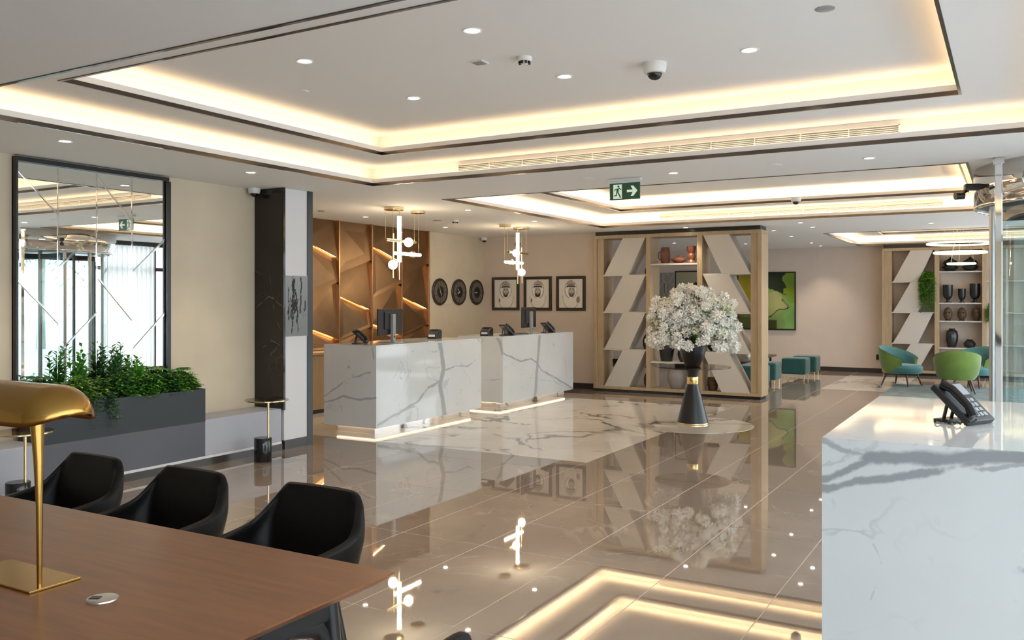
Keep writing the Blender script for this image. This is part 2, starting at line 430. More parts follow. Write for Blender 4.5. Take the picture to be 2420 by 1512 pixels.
for i, (x0, x1, y0, y1, d, dr) in enumerate(TRAYS):
    o1 = (x0, x1, y0, y1); o2 = (x0+d, x1-dr, y0+d, y1-d)
    ring_boxes(o1, 0, .018, Z0+.03, Z0+.068).build('cove_lip', 'ceil', ceil)
    ring_boxes(o1, -.004, 0, Z0+.026, Z0+.0685).build('cove_fascia', 'ceil', ceil)
    ring_boxes(o1, -.008, .012, Z0-.006, Z0+.026).build('cove_trim', 'trim', ceil)
    ring_boxes(o1, SET, SET+.05, Z0+.03, Z1+.03).build('cove_wall', 'ceil', ceil)
    sf = MB(); E_ = SET+.04
    sf.box(x0-E_, o2[0], y0-E_, y1+E_, Z1, Z1+.03).box(o2[1], x1+E_, y0-E_, y1+E_, Z1, Z1+.03).box(o2[0], o2[1], y0-E_, o2[2], Z1, Z1+.03).box(o2[0], o2[1], o2[3], y1+E_, Z1, Z1+.03)
    sf.build('tray_soffit', 'ceil', ceil)
    ring_boxes(o2, 0, .018, Z1+.03, Z1+.068).build('cove_lip', 'ceil', ceil)
    ring_boxes(o2, -.004, 0, Z1+.026, Z1+.0685).build('cove_fascia', 'ceil', ceil)
    ring_boxes(o2, -.008, .012, Z1-.006, Z1+.026).build('cove_trim', 'trim', ceil)
    ring_boxes(o2, SET, SET+.05, Z1+.03, Z2+.03).build('cove_wall', 'ceil', ceil)
    MB().box(o2[0]-SET-.04, o2[1]+SET+.04, o2[2]-SET-.04, o2[3]+SET+.04, Z2, Z2+.04).build('tray_ceiling', 'ceil', ceil)

# ---- walls
H = 2.93
def wall(name, x0, x1, y0, y1, mat, z0=-.1, z1=H): return struct(MB().box(x0, x1, y0, y1, z0, z1).build(name, mat))
wall('wall_left', -7.6, -7.42, YB-.1, 7.1, 'wall_beige')
pier = wall('wall_pier', -7.6, -7.03, 7.1, 7.5, 'wall_white')
wall('wall_alcove', XL-.15, -7.6, 7.1, 7.5, 'wall_taupe')
wall('wall_reception', XL-.15, XL, 7.5, 15.0, 'wall_beige')
wall('wall_back', XL, -6.62, 14.85, 15.0, 'wall_taupe')
wall('wall_lounge', XL-.15, XL, 15.0, YF+.15, 'wall_taupe')
wall('wall_far', XL, XR+.1, YF, YF+.15, 'wall_taupe')
MB().box(-7.42, -6.99, 7.07, 7.1, .44, 2.898).build('black_marble_slab', 'black_marble', pier, bevel=.003)
MB().box(-7.03, -6.995, 7.1, 7.46, .10, 2.898).build('white_panel', 'wall_white', pier)
MB().box(-7.03, -6.985, 7.46, 7.545, .0, 2.898).build('bronze_edge', 'alu', pier)
MB().box(-6.995, -6.975, 7.07, 7.1, .44, 2.898).build('marble_return', 'black_marble', pier)
MB().box(-7.03, -6.985, 7.1, 7.46, 0, .10).build('pier_skirting', 'base_dark', pier)
def baseb(name, x0, x1, y0, y1, h=.10): return struct(MB().box(x0, x1, y0, y1, 0, h).build(name, 'base_dark', bevel=.003))
baseb('baseboard_back', XL+.015, -6.64, 14.835, 14.85)
baseb('baseboard_reception', XL, XL+.015, 12.86, 14.835)
baseb('baseboard_far', XL, -2.56, YF-.015, YF)
baseb('baseboard_lounge', XL, XL+.015, 15.0, YF-.015)

# ---- glazed facade on the street side, and behind the camera
def facade_x(name, y0, y1, n, x=XR, door=False):
    f = MB(); ww = (y1-y0)/n
    root = struct(MB().box(x-.04, x+.06, y0, y1, 0, .09).box(x-.04, x+.06, y0, y1, 2.80, H).build(name, 'alu'))
    for i in range(n+1):
        yy = min(max(y0+ww*i, y0+.03), y1-.03)
        MB().box(x-.04, x+.06, yy-.03, yy+.03, .09, 2.80).build('mullion', 'alu', root)
    for i in range(n):
        MB().box(x-.03, x+.05, y0+ww*i+.03, y0+ww*(i+1)-.03, 2.28, 2.36).build('transom', 'alu', root)
        MB().box(x+.004, x+.016, y0+ww*i+.03, y0+ww*(i+1)-.03, .09, 2.28).build('pane', 'glass', root)
        MB().box(x+.004, x+.016, y0+ww*i+.03, y0+ww*(i+1)-.03, 2.36, 2.80).build('pane', 'glass', root)
    return root
facade_x('window_1', YB, 8.42, 8)
facade_x('window_2', 11.0, YF, 7)
wall('wall_rear', -7.42, XR+.1, YB-.1, YB+.04, 'wall_beige')

# ================================================================== LARGE FURNITURE
# ---- bench along the left wall
be = thing('built_in_bench', 'long low grey bench built along the beige wall on a black base', 'bench', (-7.21, 4.8, 0))
def off(mb, o):
    x, y, z = o.location; mb.v = [(a-x, b-y, c-z) for a, b, c in mb.v]; return mb
def part(mb, name, mat, o, **k): return off(mb, o).build(name, mat, o, **k)
part(MB().box(-7.408, -7.005, .6, 4.33, .095, .455), 'bench_section', 'bench', be, bevel=.006)
part(MB().box(-7.408, -7.005, 6.02, 7.068, .095, .455), 'bench_section', 'bench', be, bevel=.006)
part(MB().box(-7.408, -6.995, 4.335, 6.015, .095, .44), 'planter_section', 'bench_dark', be, bevel=.004)
part(MB().box(-7.408, -7.0, .6, 7.068, .07, .095), 'white_strip', 'plastic_white', be)
part(MB().box(-7.408, -6.99, .6, 7.068, .0, .07), 'base', 'base_dark', be)
# ---- planter and its plants
pl = thing('planter_box', 'long dark slate planter box standing on the grey bench below the mirror', 'planter', (-7.21, 5.18, .44))
mb = MB(); x0, x1, y0, y1 = -7.345, -7.0, 4.335, 6.02
mb.box(x0, x0+.02, y0, y1, .44, .77).box(x1-.02, x1, y0, y1, .44, .77).box(x0+.02, x1-.02, y0, y0+.02, .44, .77).box(x0+.02, x1-.02, y1-.02, y1, .44, .77)
part(mb, 'box', 'slate', pl); part(MB().box(x0+.02, x1-.02, y0+.02, y1-.02, .44, .70), 'soil', 'base_dark', pl)
LEAFM = [('leaf_bright', (.13, .40, .035)), ('leaf_mid', (.075, .27, .03)), ('leaf_dark', (.03, .13, .03)), ('leaf_lime', (.27, .46, .05)), ('leaf_blue', (.08, .21, .09))]
for n, c in LEAFM: M[n] = pbr(n, c, .42, noise=.25, nscale=20)
M['stem'] = pbr('plant_stem', (.06, .10, .03), .6)
def leaf(mb, p, d, up, L, W, mi=0, curl=.25):
    d = d.normalized(); s = d.cross(up)
    if s.length < 1e-3: s = Vector((1, 0, 0))
    s.normalize(); n = s.cross(d)
    P = []
    for t, w in ((0, .12), (.35, 1), (.7, .75), (1, .04)):
        c = p+d*(L*t)-Vector((0, 0, 1))*(curl*L*t*t)
        P.append([c-s*(W*w/2)+n*(W*.12*w), c-n*(.0), c+s*(W*w/2)+n*(W*.12*w)])
    mb.grid(P, mi)
def plant(x, y, z, h, r, kind, mi, label):
    root = thing('foliage_plant', label, 'plant', (x, y, z), 0, 'green plants in the slate planter')
    st = MB(); lf = MB(); rnd = random.Random(int(x*1000+y*777+h*91))
    mats = [LEAFM[k][0] for k in mi]
    def shoot(a, lean, hh, nl, L, W, curl, flat=.6, start=.15):
        base = Vector((rnd.uniform(-.05, .05), rnd.uniform(-.05, .05), 0)); top = Vector((math.cos(a)*lean, math.sin(a)*lean, hh))
        mid = (base+top)/2+Vector((0, 0, .04))
        st.tube([base, mid, top], [.004, .0035, .002], 5)
        for q in range(nl):
            t = start+(1-start)*q/max(1, nl-1)
            p = base.lerp(mid, t*2) if t < .5 else mid.lerp(top, t*2-1)
            b = a+q*2.4+rnd.uniform(-.4, .4)
            d = Vector((math.cos(b), math.sin(b), rnd.uniform(.15, .55)*flat*1.6))
            k = 1.15-.5*t
            leaf(lf, p, d, Vector((0, 0, 1)), L*k*rnd.uniform(.8, 1.2), W*k*rnd.uniform(.8, 1.2), rnd.randrange(len(mats)), curl)
    if kind == 'bush':
        for q in range(84):
            a = rnd.uniform(0, 2*PI); e = rnd.random()
            shoot(a, r*(.25+.85*e), (h+.05)*(1.0-.75*e*e)*rnd.uniform(.75, 1.05), 10, .078, .046, .35)
    elif kind == 'upright':
        for q in range(9):
            shoot(rnd.uniform(0, 6.3), r*rnd.uniform(.1, .75), h*rnd.uniform(.55, 1.0), 26, .095, .042, .12, 1.2)
    elif kind == 'whorl':
        for q in range(6):
            a = rnd.uniform(0, 6.3); le = r*rnd.uniform(.2, .8); hh = h*rnd.uniform(.7, 1)
            st.tube([(0, 0, 0), (math.cos(a)*le*.4, math.sin(a)*le*.4, hh*.6), (math.cos(a)*le, math.sin(a)*le, hh)], [.005, .004, .003], 5)
            for tier in range(3):
                c = Vector((math.cos(a)*le*(1-.25*tier), math.sin(a)*le*(1-.25*tier), hh*(1-.2*tier)))
                for j in range(7):
                    b = j*2*PI/7+tier
                    leaf(lf, c, Vector((math.cos(b), math.sin(b), .12)), Vector((0, 0, 1)), .085, .052, rnd.randrange(len(mats)), .3)
    elif kind == 'trail':
        for q in range(20):
            a = rnd.uniform(-1.2, 1.2); le = r*rnd.uniform(.5, 1.1)
            p0 = Vector((0, 0, .02)); p1 = Vector((-6.975-x+rnd.uniform(0, .02), math.sin(a)*le, h)); p2 = p1+Vector((.005, math.sin(a)*.05, -h*rnd.uniform(1, 2.6)))
            st.tube([p0, p1, p2], .002, 4)
            for t in range(9):
                u = t/8; p = p0.lerp(p1, u*2) if u < .5 else p1.lerp(p2, u*2-1)
                b = rnd.uniform(0, 6.3); leaf(lf, p, Vector((math.cos(b)*.7+.5, math.sin(b), .3)), Vector((0, 0, 1)), .05, .04, rnd.randrange(len(mats)), .3)
    def keep(v):            # in front of the mirror, inside the box below its rim or clear of its face
        a, b, c = v[0]+x, v[1]+y, v[2]+z
        a = max(a, -7.35)
        if c < .774:
            if a < -7.01: a = min(a, -7.024); b = min(max(b, 4.362), 5.994); c = max(c, .70)
            else: a = max(a, -6.997)
        return (a-x, b-y, c-z)
    st.v = [keep(v) for v in st.v]; lf.v = [keep(v) for v in lf.v]
    st.build('stem', 'stem', root); lf.build('foliage', mats, root, fix=False)
    return root
pd = [(-7.28, 4.43, .30, .16, 'whorl', (2, 4), 'thin dark plant with flat leaf whorls at the wall end of the planter'),
      (-7.14, 4.50, .20, .17, 'bush', (1, 2), 'low dense green bush beside the leaf whorls in the planter'),
      (-7.25, 4.80, .60, .14, 'upright', (0, 1), 'tallest upright plant with narrow bright green leaves in the planter'),
      (-7.10, 4.72, .22, .17, 'bush', (1, 3), 'lime tinged low bush in front of the tallest planter plant'),
      (-7.22, 5.02, .20, .15, 'bush', (1, 3, 2), 'olive green low bush between the two tall planter plants'),
      (-7.08, 4.86, .12, .17, 'trail', (4, 2), 'blue green trailing plant spilling over the planter front'),
      (-7.25, 5.22, .57, .15, 'upright', (2, 1, 4), 'tall dark leafed plant with broad sprigs in the planter middle'),
      (-7.12, 5.20, .24, .17, 'bush', (0, 1, 4), 'fluffy mid green bush in front of the dark tall plant'),
      (-7.26, 5.42, .40, .16, 'upright', (0, 1), 'bright green feathery plant of middle height in the planter'),
      (-7.09, 5.44, .20, .17, 'bush', (0, 1), 'low vivid green bush near the planter front middle'),
      (-7.29, 5.62, .30, .15, 'whorl', (4, 3), 'pale whorled plant against the mirror frame in the planter'),
      (-7.13, 5.66, .22, .17, 'bush', (1, 2), 'dark green bush under the pale whorled plant'),
      (-7.24, 5.88, .30, .14, 'whorl', (1, 2), 'whorled plant rising past the mirror frame at the planter end'),
      (-7.12, 5.88, .20, .15, 'bush', (0, 1, 3), 'rounded light green bush at the planter end facing the pier')]
for x, y, h, r, k, mi, lb in pd: plant(x, y, .702, h, r, k, mi, lb)
# ---- mirror wall art of sixteen facets
mr = thing('faceted_mirror', 'large wall mirror of slanted panes in a black frame above the planter', 'mirror', (-7.418, 5.10, .60))
my = [4.345, 4.72, 5.10, 5.475, 5.845]; MZ0, MZ1 = .62, 2.845
part(MB().box(-7.418, -7.402, 4.32, 5.87, MZ0-.02, MZ1+.02), 'backing', 'black', mr)
part(MB().box(-7.418, -7.355, 4.32, 5.875, MZ1, MZ1+.04), 'frame_top', 'black', mr)
part(MB().box(-7.418, -7.355, 4.32, 4.338, MZ0-.02, MZ1), 'frame_side', 'black', mr)
part(MB().box(-7.418, -7.355, 5.852, 5.895, MZ0-.02, MZ1), 'frame_side', 'black', mr)
diag = {0: [(2.78, 2.42), (1.83, 1.45), (.88, .50)], 1: [(1.94, 2.30), (1.17, 1.54)], 2: [(2.81, 2.42), (1.87, 1.46), (.9, .52)], 3: [(1.92, 2.26), (1.17, 1.52)]}
for k in range(4):
    ya, yb = my[k], my[k+1]; tops = (MZ1, MZ1)
    for za, zb in diag[k]+[(MZ0, MZ0)]:
        za2, zb2 = max(za, MZ0), max(zb, MZ0)
        g = .003
        part(MB().prism([(ya+g, za2+g), (yb-g, zb2+g), (yb-g, tops[1]-g), (ya+g, tops[0]-g)], 'x', -7.402, -7.392), 'mirror_pane', 'mirror', mr)
        if za > MZ0 and zb > MZ0-.2:
            part(MB().prism([(ya, za-.010), (yb, zb-.010), (yb, zb+.010), (ya, za+.010)], 'x', -7.402, -7.383), 'bevel_strip', 'chrome', mr)
        tops = (za2, zb2)
    if k: part(MB().box(-7.402, -7.386, ya-.006, ya+.006, MZ0, MZ1), 'bevel_strip', 'chrome', mr)
# ---- picture on the pier
pk = thing('pier_artwork', 'grey print of thin dark tree trunks on the white pier panel', 'picture', (-6.985, 7.28, 1.59), R(90))
rr = random.Random(4)
trk = [(rr.uniform(.05, .95), rr.uniform(-.12, .12), rr.uniform(.012, .03), rr.uniform(0, .5), rr.uniform(.5, 1)) for _ in range(16)]
def fart(u, v):
    c = .23+.10*v
    for x, sl, w_, a, b in trk:
        if a <= v <= b and abs(u-x-sl*(v-.5)-.02*math.sin(v*25+x*9)) < w_: c = .02
    if rr.random() < .06 and .3 < v < .7: c *= .4
    return (c*.95, c, c*1.02)
picture('print', .34, .68, 34, 60, fart, pk, (0, -.006, 0)); MB().box(-.172, .172, -.005, .009, -.342, .342).build('board', 'steel', pk)

# ---- reception desks
def desk(x0, x1, y0, y1, label, n):
    d = thing('reception_desk', label, 'desk', ((x0+x1)/2, (y0+y1)/2, 0), 0, 'white marble reception desks')
    part(MB().box(x0, x1-.02, y0+.02, y1, .085, 1.08), 'body', 'marble_plain', d)
    part(MB().box(x0, x1, y0, y1, 1.08, 1.10), 'worktop', 'marble_plain', d, bevel=.002)
    part(MB().box(x1-.02, x1, y0+.02, y1, .085, 1.08), 'front_slab', 'marble_front%d' % n, d)
    part(MB().box(x0, x1, y0, y0+.02, .085, 1.08), 'side_slab', 'marble_side%d' % n, d)
    part(MB().box(x0+.12, x1-.12, y0+.12, y1-.12, 0, .085), 'plinth', 'tile_white', d)
    m = MB(); m.box(x1-.118, x1-.105, y0+.12, y1-.12, .068, .084); m.box(x0+.12, x1-.12, y0+.105, y0+.118, .068, .084)
    part(m, 'led_strip', 'led_desk', d)
    return d
desk(-7.57, -6.73, 8.38, 10.80, 'veined white marble reception desk nearer the black marble pier', 1)
desk(-7.55, -6.73, 11.42, 13.87, 'veined white marble reception desk nearer the framed portraits', 2)
# ---- check-in counter at the right
ct = thing('marble_counter', 'white marble counter block with a bold grey vein and a phone on top', 'counter', (-.02, 4.6, 0))
part(MB().box(-.665, .75, 3.68, 5.42, 0, 1.085), 'body', 'marble_plain', ct)
part(MB().box(-.665, .75, 3.68, 5.42, 1.085, 1.10), 'worktop', 'marble_plain', ct)
part(MB().box(-.665, .75, 3.66, 3.68, 0, 1.10), 'front_slab', 'marble_counter', ct)

# ---- bronze feature wall behind the desks
cp = thing('bronze_panelling', 'folded bronze sheet wall with glowing slanted edges behind the reception desk', 'wall panel', (-9.2, 10.4, .9))
ycol = [8.02, 8.82, 9.62, 10.42, 11.225, 12.03, 12.83]
TA = [('F', 2.55, 2.31), ('R', 1.68, 1.94), ('F', 1.27, 1.05)]
TB = [('R', 2.07, 2.31), ('F', 1.72, 1.49), ('R', 1.02, 1.22)]
ZB, ZT = .90, 2.898
for k in range(6):
    ya, yb = ycol[k]+.012, ycol[k+1]-.012
    rows = TA if k % 2 == 0 else TB
    prev = (ZT, ZT)
    part(MB().box(-9.188, -9.186, ya, yb, ZB, ZT), 'backing_sheet', 'copper', cp)
    for kind, za, zb in list(rows)+[('E', ZB, ZB)]:
        lo, hi = .085, .02
        if kind == 'R': lo = .05
        B0 = -9.188
        fr_ = [(B0+lo, ya, za), (B0+lo*(1.0 if kind != 'R' else 1.5), yb, zb), (B0+hi, yb, prev[1]), (B0+hi, ya, prev[0])]
        V = [(x-.008, y, z) for x, y, z in fr_]+fr_
        part(MB().hexa(V), 'bronze_facet', 'copper', cp)
        if kind == 'F':
            b = .02
            V = [(B0+xo, y, z) for xo in (.032, .044) for y, z in ((ya+b, za+.018), (yb-b, zb+.018), (yb-b, zb+.026), (ya+b, za+.026))]
            part(MB().hexa(V), 'led_strip', 'led', cp)
        prev = (za, zb)
for y in ycol:
    part(MB().box(-9.188, -9.09, y-.014, y+.014, ZB, ZT), 'copper_fin', 'copper_fin', cp, bevel=.003)
bc = thing('back_counter', 'low beige cabinet running below the bronze wall', 'cabinet', (-9.0, 10.2, 0))
part(MB().box(-9.19, -8.78, 7.52, 12.82, .06, .86), 'body', 'oak', bc); part(MB().box(-9.19, -8.74, 7.52, 12.84, .86, .89), 'worktop', 'oak', bc)
part(MB().box(-9.19, -8.82, 7.54, 12.80, 0, .06), 'plinth', 'black', bc)

# ---- dividing bookcase
def parallelo(x0t, x1t, zt, x0b, x1b, zb): return [(x0b, zb), (x1b, zb), (x1t, zt), (x0t, zt)]
BK = thing('divider_bookcase', 'wide oak shelf divider with slanted pale panels behind the flower table', 'bookcase', (-5.12, 14.78, 0))
ya, yb = 14.55, 15.0
def bp(mb, n, m, **k): return part(mb, n, m, BK, **k)
bp(MB().box(-6.62, -3.63, ya+.05, yb-.05, 0, .05), 'plinth', 'black')
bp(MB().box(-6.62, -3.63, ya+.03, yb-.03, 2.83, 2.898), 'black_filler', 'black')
bp(MB().box(-6.65, -3.60, ya, yb, .05, .10), 'bottom_board', 'oak', bevel=.003)
bp(MB().box(-6.65, -3.60, ya, yb, 2.77, 2.83), 'top_board', 'oak', bevel=.003)
for a, b in ((-6.65, -6.585), (-5.63, -5.55), (-4.70, -4.61), (-3.665, -3.60)):
    bp(MB().box(a, b, ya, yb, .10, 2.77), 'upright', 'oak', bevel=.003)
for a, b in ((-6.585, -6.46), (-3.79, -3.665)):
    bp(MB().box(a, b, ya+.035, yb, .10, 2.77), 'recessed_upright', 'oak', bevel=.002)
for a, b in ((-6.46, -5.63), (-4.61, -3.79)):
    for z in (2.10, 1.435, .765): bp(MB().box(a, b, ya+.02, yb-.02, z-.012, z+.012), 'shelf', 'panel_grey')
for z in (2.285, .56): bp(MB().box(-5.55, -4.70, ya+.02, yb-.02, z-.015, z+.015), 'shelf', 'panel_grey')
zl = [2.77, 2.112, 1.447, .777]; zbm = [2.112, 1.447, .777, .10]
for zt, zb in zip(zl, zbm):
    zt2 = zt-(.024 if zt < 2.7 else 0)
    bp(MB().prism(parallelo(-6.08, -5.65, zt2, -6.44, -5.96, zb), 'y', ya+.015, yb-.06), 'slanted_panel', 'panel_grey', bevel=.002)
    bp(MB().prism(parallelo(-4.60, -4.15, zt2, -4.28, -3.80, zb), 'y', ya+.015, yb-.06), 'slanted_panel', 'panel_grey', bevel=.002)

# ---- far bookcase against the lounge wall
FB = thing('oak_bookcase', 'tall oak bookcase on the far lounge wall holding dark goblets and masks', 'bookcase', (-.9, 21.2, 0))
def fp(mb, n, m, **k): return part(mb, n, m, FB, **k)
fa, fb_ = 20.98, 21.398
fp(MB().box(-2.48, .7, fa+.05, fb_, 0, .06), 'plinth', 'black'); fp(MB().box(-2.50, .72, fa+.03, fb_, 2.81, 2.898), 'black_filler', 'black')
fp(MB().box(-2.53, .75, fa, fb_, .06, .12), 'bottom_board', 'oak'); fp(MB().box(-2.53, .75, fa, fb_, 2.75, 2.81), 'top_board', 'oak')
fp(MB().box(-2.53, .75, fb_-.03, fb_, .12, 2.75), 'back_panel', 'wall_taupe')
fp(MB().box(-2.48, -2.33, fa+.035, fb_-.03, .12, 2.75), 'recessed_upright', 'oak')
for a, b in ((-2.53, -2.48), (-1.47, -1.38), (-.56, -.48), (.40, .75)): fp(MB().box(a, b, fa, fb_-.03, .12, 2.75), 'upright', 'oak', bevel=.003)
for z in (2.06, 1.385, .70):
    fp(MB().box(-2.33, -1.47, fa+.02, fb_-.03, z-.012, z+.012), 'shelf', 'panel_grey'); fp(MB().box(-.48, .40, fa+.02, fb_-.03, z-.012, z+.012), 'shelf', 'panel_grey')
for z in (2.27, 1.59, 1.20, .62): fp(MB().box(-1.38, -.56, fa+.02, fb_-.03, z-.013, z+.013), 'shelf', 'panel_grey')
for zt, zb in zip((2.75, 2.048, 1.373, .688), (2.072, 1.397, .712, .12)):
    fp(MB().prism(parallelo(-1.95, -1.50, zt, -2.30, -1.80, zb), 'y', fa+.01, fb_-.1), 'slanted_panel', 'panel_grey')

# ================================================================== CENTRE TABLE AND FLOWERS
TC = (-3.72, 11.33)
t = thing('pedestal_table', 'round smoked glass table on a black hourglass foot with brass ring', 'table', (*TC, 0.003))
MB().lathe([(.205, 0), (.21, .004), (.21, .02), (.205, .022)], 48).build('foot_ring', 'brass_pale', t, smooth=True)
MB().lathe([(.205, .022), (.185, .10), (.12, .36), (.078, .50), (.074, .53)], 48).build('lower_cone', 'black', t, smooth=True)
MB().lathe([(.076, .53), (.078, .535), (.078, .625), (.076, .63)], 48).build('brass_collar', 'brass', t, smooth=True)
MB().lathe([(.074, .63), (.078, .66), (.105, .752)], 48).build('upper_cone', 'black', t, smooth=True)
MB().lathe([(.498, .752), (.50, .756), (.50, .763), (.498, .767)], 64).build('table_top', 'smoke_glass', t, smooth=True)
va = thing('flower_vase', 'round matt black vase standing on the smoked glass table', 'vase', (*TC, .771))
MB().lathe([(.095, 0), (.10, .005), (.15, .12), (.185, .25), (.19, .31), (.182, .315), (.165, .25), (.12, .1), (.0, .06)], 40).build('body', 'black', va, smooth=True)
M['petal'] = pbr('white_petal', (.90, .89, .85), .6, spec=.2); M['petal_cream'] = pbr('cream_petal', (.86, .85, .74), .6, spec=.2)
M['petal_green'] = pbr('green_bud', (.42, .50, .12), .6)
fa_ = thing('flower_arrangement', 'big dome of white blossoms with lime buds in the black vase', 'flowers', (TC[0], TC[1], .96))
fr = random.Random(11)
def floret(mb, c, n, r, mi):
    n = n.normalized(); a = n.orthogonal().normalized(); b = n.cross(a); o = fr.uniform(0, 6)
    k = len(mb.v); mb.v.append(tuple(c-n*r*.25))
    np_ = 5
    for j in range(np_):
        t0 = o+j*2*PI/np_
        for dt, rr, lift in ((-.42, .75, .10), (0, 1.1, .28), (.42, .75, .10)):
            q = c+(a*math.cos(t0+dt)+b*math.sin(t0+dt))*r*rr+n*r*lift*fr.uniform(.6, 1.4); mb.v.append(tuple(q))
    for j in range(np_):
        i = k+1+j*3; mb.f += [(k, i, i+1), (k, i+1, i+2)]; mb.mi += [mi, mi]
def blossom_mesh(rad, nf, fsz, mats):
    mb = MB()
    for i in range(nf):
        z = 1-2*(i+.5)/nf; ph = i*2.39996; q = math.sqrt(1-z*z)
        d = Vector((q*math.cos(ph), q*math.sin(ph), z)); d += Vector((fr.uniform(-.1, .1), fr.uniform(-.1, .1), fr.uniform(-.1, .1)))
        floret(mb, d.normalized()*rad*fr.uniform(.82, 1.12), d, fsz*fr.uniform(.8, 1.2), 0 if fr.random() < .8 else 1)
    o = mb.build('blossom', mats, fa_, fix=False); return o
protos = [blossom_mesh(.060, 17, .040, ['petal', 'petal_cream']), blossom_mesh(.046, 12, .042, ['petal', 'petal']), blossom_mesh(.045, 26, .018, ['petal_cream', 'petal_green'])]
first = {0: True, 1: True, 2: True}
stems = MB(); lvs = MB()
def put_blossom(k, p):
    if first[k]: o = protos[k]; first[k] = False
    else: o = protos[k].copy(); C.objects.link(o)
    o.location = p; o.rotation_euler = (fr.uniform(0, 6), fr.uniform(0, 6), fr.uniform(0, 6)); s = fr.uniform(.8, 1.3); o.scale = (s, s, s)
N = 215
for i in range(N):
    zc = 1-1.38*(i+.5)/N; ph = i*2.39996; q = math.sqrt(max(0, 1-zc*zc))
    k = 2 if fr.random() < .13 else (0 if fr.random() < .6 else 1)
    rad = fr.uniform(.66, 1.12)
    p = Vector((q*math.cos(ph)*.55*rad, q*math.sin(ph)*.55*rad, .40+zc*.44*rad))
    put_blossom(k, p)
    stems.tube([(p.x*.12, p.y*.12, .05), (p.x*.5, p.y*.5, p.z*.55+.08), tuple(p)], .004, 5)
    for j in range(3):
        b = fr.uniform(0, 6.3)
        leaf(lvs, p*.9+Vector((0, 0, -.02)), Vector((math.cos(b), math.sin(b), fr.uniform(-.3, .4))), Vector((0, 0, 1)), .11, .05, fr.randrange(3), .2)
for i in range(34):       # drooping sprays at the rim
    a = i*2*PI/34+fr.uniform(-.1, .1); r0 = fr.uniform(.50, .60); z0 = fr.uniform(.05, .2)
    put_blossom(1 if i % 3 else 0, Vector((math.cos(a)*r0, math.sin(a)*r0, z0)))
stems.build('stem', 'stem', fa_); lvs.build('leaf', ['leaf_mid', 'leaf_lime', 'leaf_dark'], fa_, fix=False)

# ================================================================== WOODEN TABLE, LAMP, CHAIRS
wt = thing('work_table', 'walnut topped long table with black splayed legs', 'table', (-3.35, 1.63, 0))
def wp(mb, n, m, **k): return part(mb, n, m, wt, **k)
TX0, TX1, TY0, TY1, TZ = -4.95, -1.77, .96, 2.30, .755
e = .045
wp(MB().hexa([(TX0+e, TY0+e, TZ-.04), (TX1-e, TY0+e, TZ-.04), (TX1-e, TY1-e, TZ-.04), (TX0+e, TY1-e, TZ-.04), (TX0, TY0, TZ-.006), (TX1, TY0, TZ-.006), (TX1, TY1, TZ-.006), (TX0, TY1, TZ-.006)])
   .box(TX0, TX1, TY0, TY1, TZ-.006, TZ), 'table_top', 'walnut')
for sx, xx in ((1, TX1-.12), (-1, TX0+.12)):
    wp(MB().box(xx-.03, xx+.03, TY0+.2, TY1-.2, .64, .714), 'cross_rail', 'black', bevel=.012)
    for sy, yy in ((1, TY1-.17), (-1, TY0+.17)):
        wp(MB().tube([(xx, yy-sy*.03, .714), (xx+sx*.03, yy+sy*.0, .35), (xx+sx*.06, yy+sy*.03, 0)], [.036, .028, .018], 14).tube([(xx, yy-sy*.20, .66), (xx, yy-sy*.08, .63), (xx+sx*.012, yy-sy*.02, .56)], [.03, .032, .02], 10), 'leg', 'black', smooth=True)
# cable grommet
gm = thing('cable_grommet', 'oval steel cable outlet set in the walnut table top', 'cable outlet', (-2.365, 1.65, TZ))
MB().lathe([(.046, 0), (.045, .004), (.038, .006), (0, .006)], 32).build('cover', 'steel', gm, smooth=True)
MB().box(-.034, -.004, -.016, .006, .006, .0075).build('slot', 'black', gm, rot=(0, 0, .5))
# desk lamp
lp = thing('desk_lamp', 'brass desk lamp with a long rounded shade on the walnut table', 'lamp', (-2.79, 1.65, TZ))
MB().box(-.195, .195, -.085, .085, 0, .008).build('base', 'brass_lamp', lp, bevel=.002)
MB().tube([(.165, -.035, .008), (.165, -.035, .25), (.16, -.035, .40), (.150, -.035, .545)], [.0075, .010, .0145, .0225], 18).build('stem', 'brass_lamp', lp, smooth=True)
MB().box(-.10, -.085, -.06, -.045, .008, .013).build('switch', 'black', lp)
sh = MB(); P = []
LX, WY, HZ = .275, .115, .125
for j in range(11):
    ph = (PI/2)*j/10; row = []
    rr_ = max(0, math.cos(ph))**.88
    for i in range(48):
        th = 2*PI*i/48; cx_ = math.cos(th); sy_ = math.sin(th)
        sgn = 1 if cx_ > 0 else -1
        zr = .510+.030*cx_*cx_; zt = .63
        row.append((sgn*(LX-WY)*(1 if abs(cx_) > .02 else 0)+cx_*WY*rr_, sy_*WY*max(rr_, .02), zr+(zt-zr)*math.sin(ph)))
    P.append(row)
sh.grid(P, 0, True); sh.f.append(tuple(range(10*48, 11*48))); sh.mi.append(0)
sh.build('shade', 'brass_lamp', lp, loc=(.022, 0, 0), smooth=R(60), solid=.003)
MB().tube([(-.08, 0, .575), (.12, 0, .575)], .012, 12).build('bulb', 'plastic_white', lp)

# armchair with black leather shell
def chair_root(label, loc, rz):
    return thing('leather_chair', label, 'chair', loc, rz, 'black leather chairs round the walnut table')
ch = chair_root('black leather armchair at the table side, nearest the table corner', (-2.665, 2.63, 0), 0)
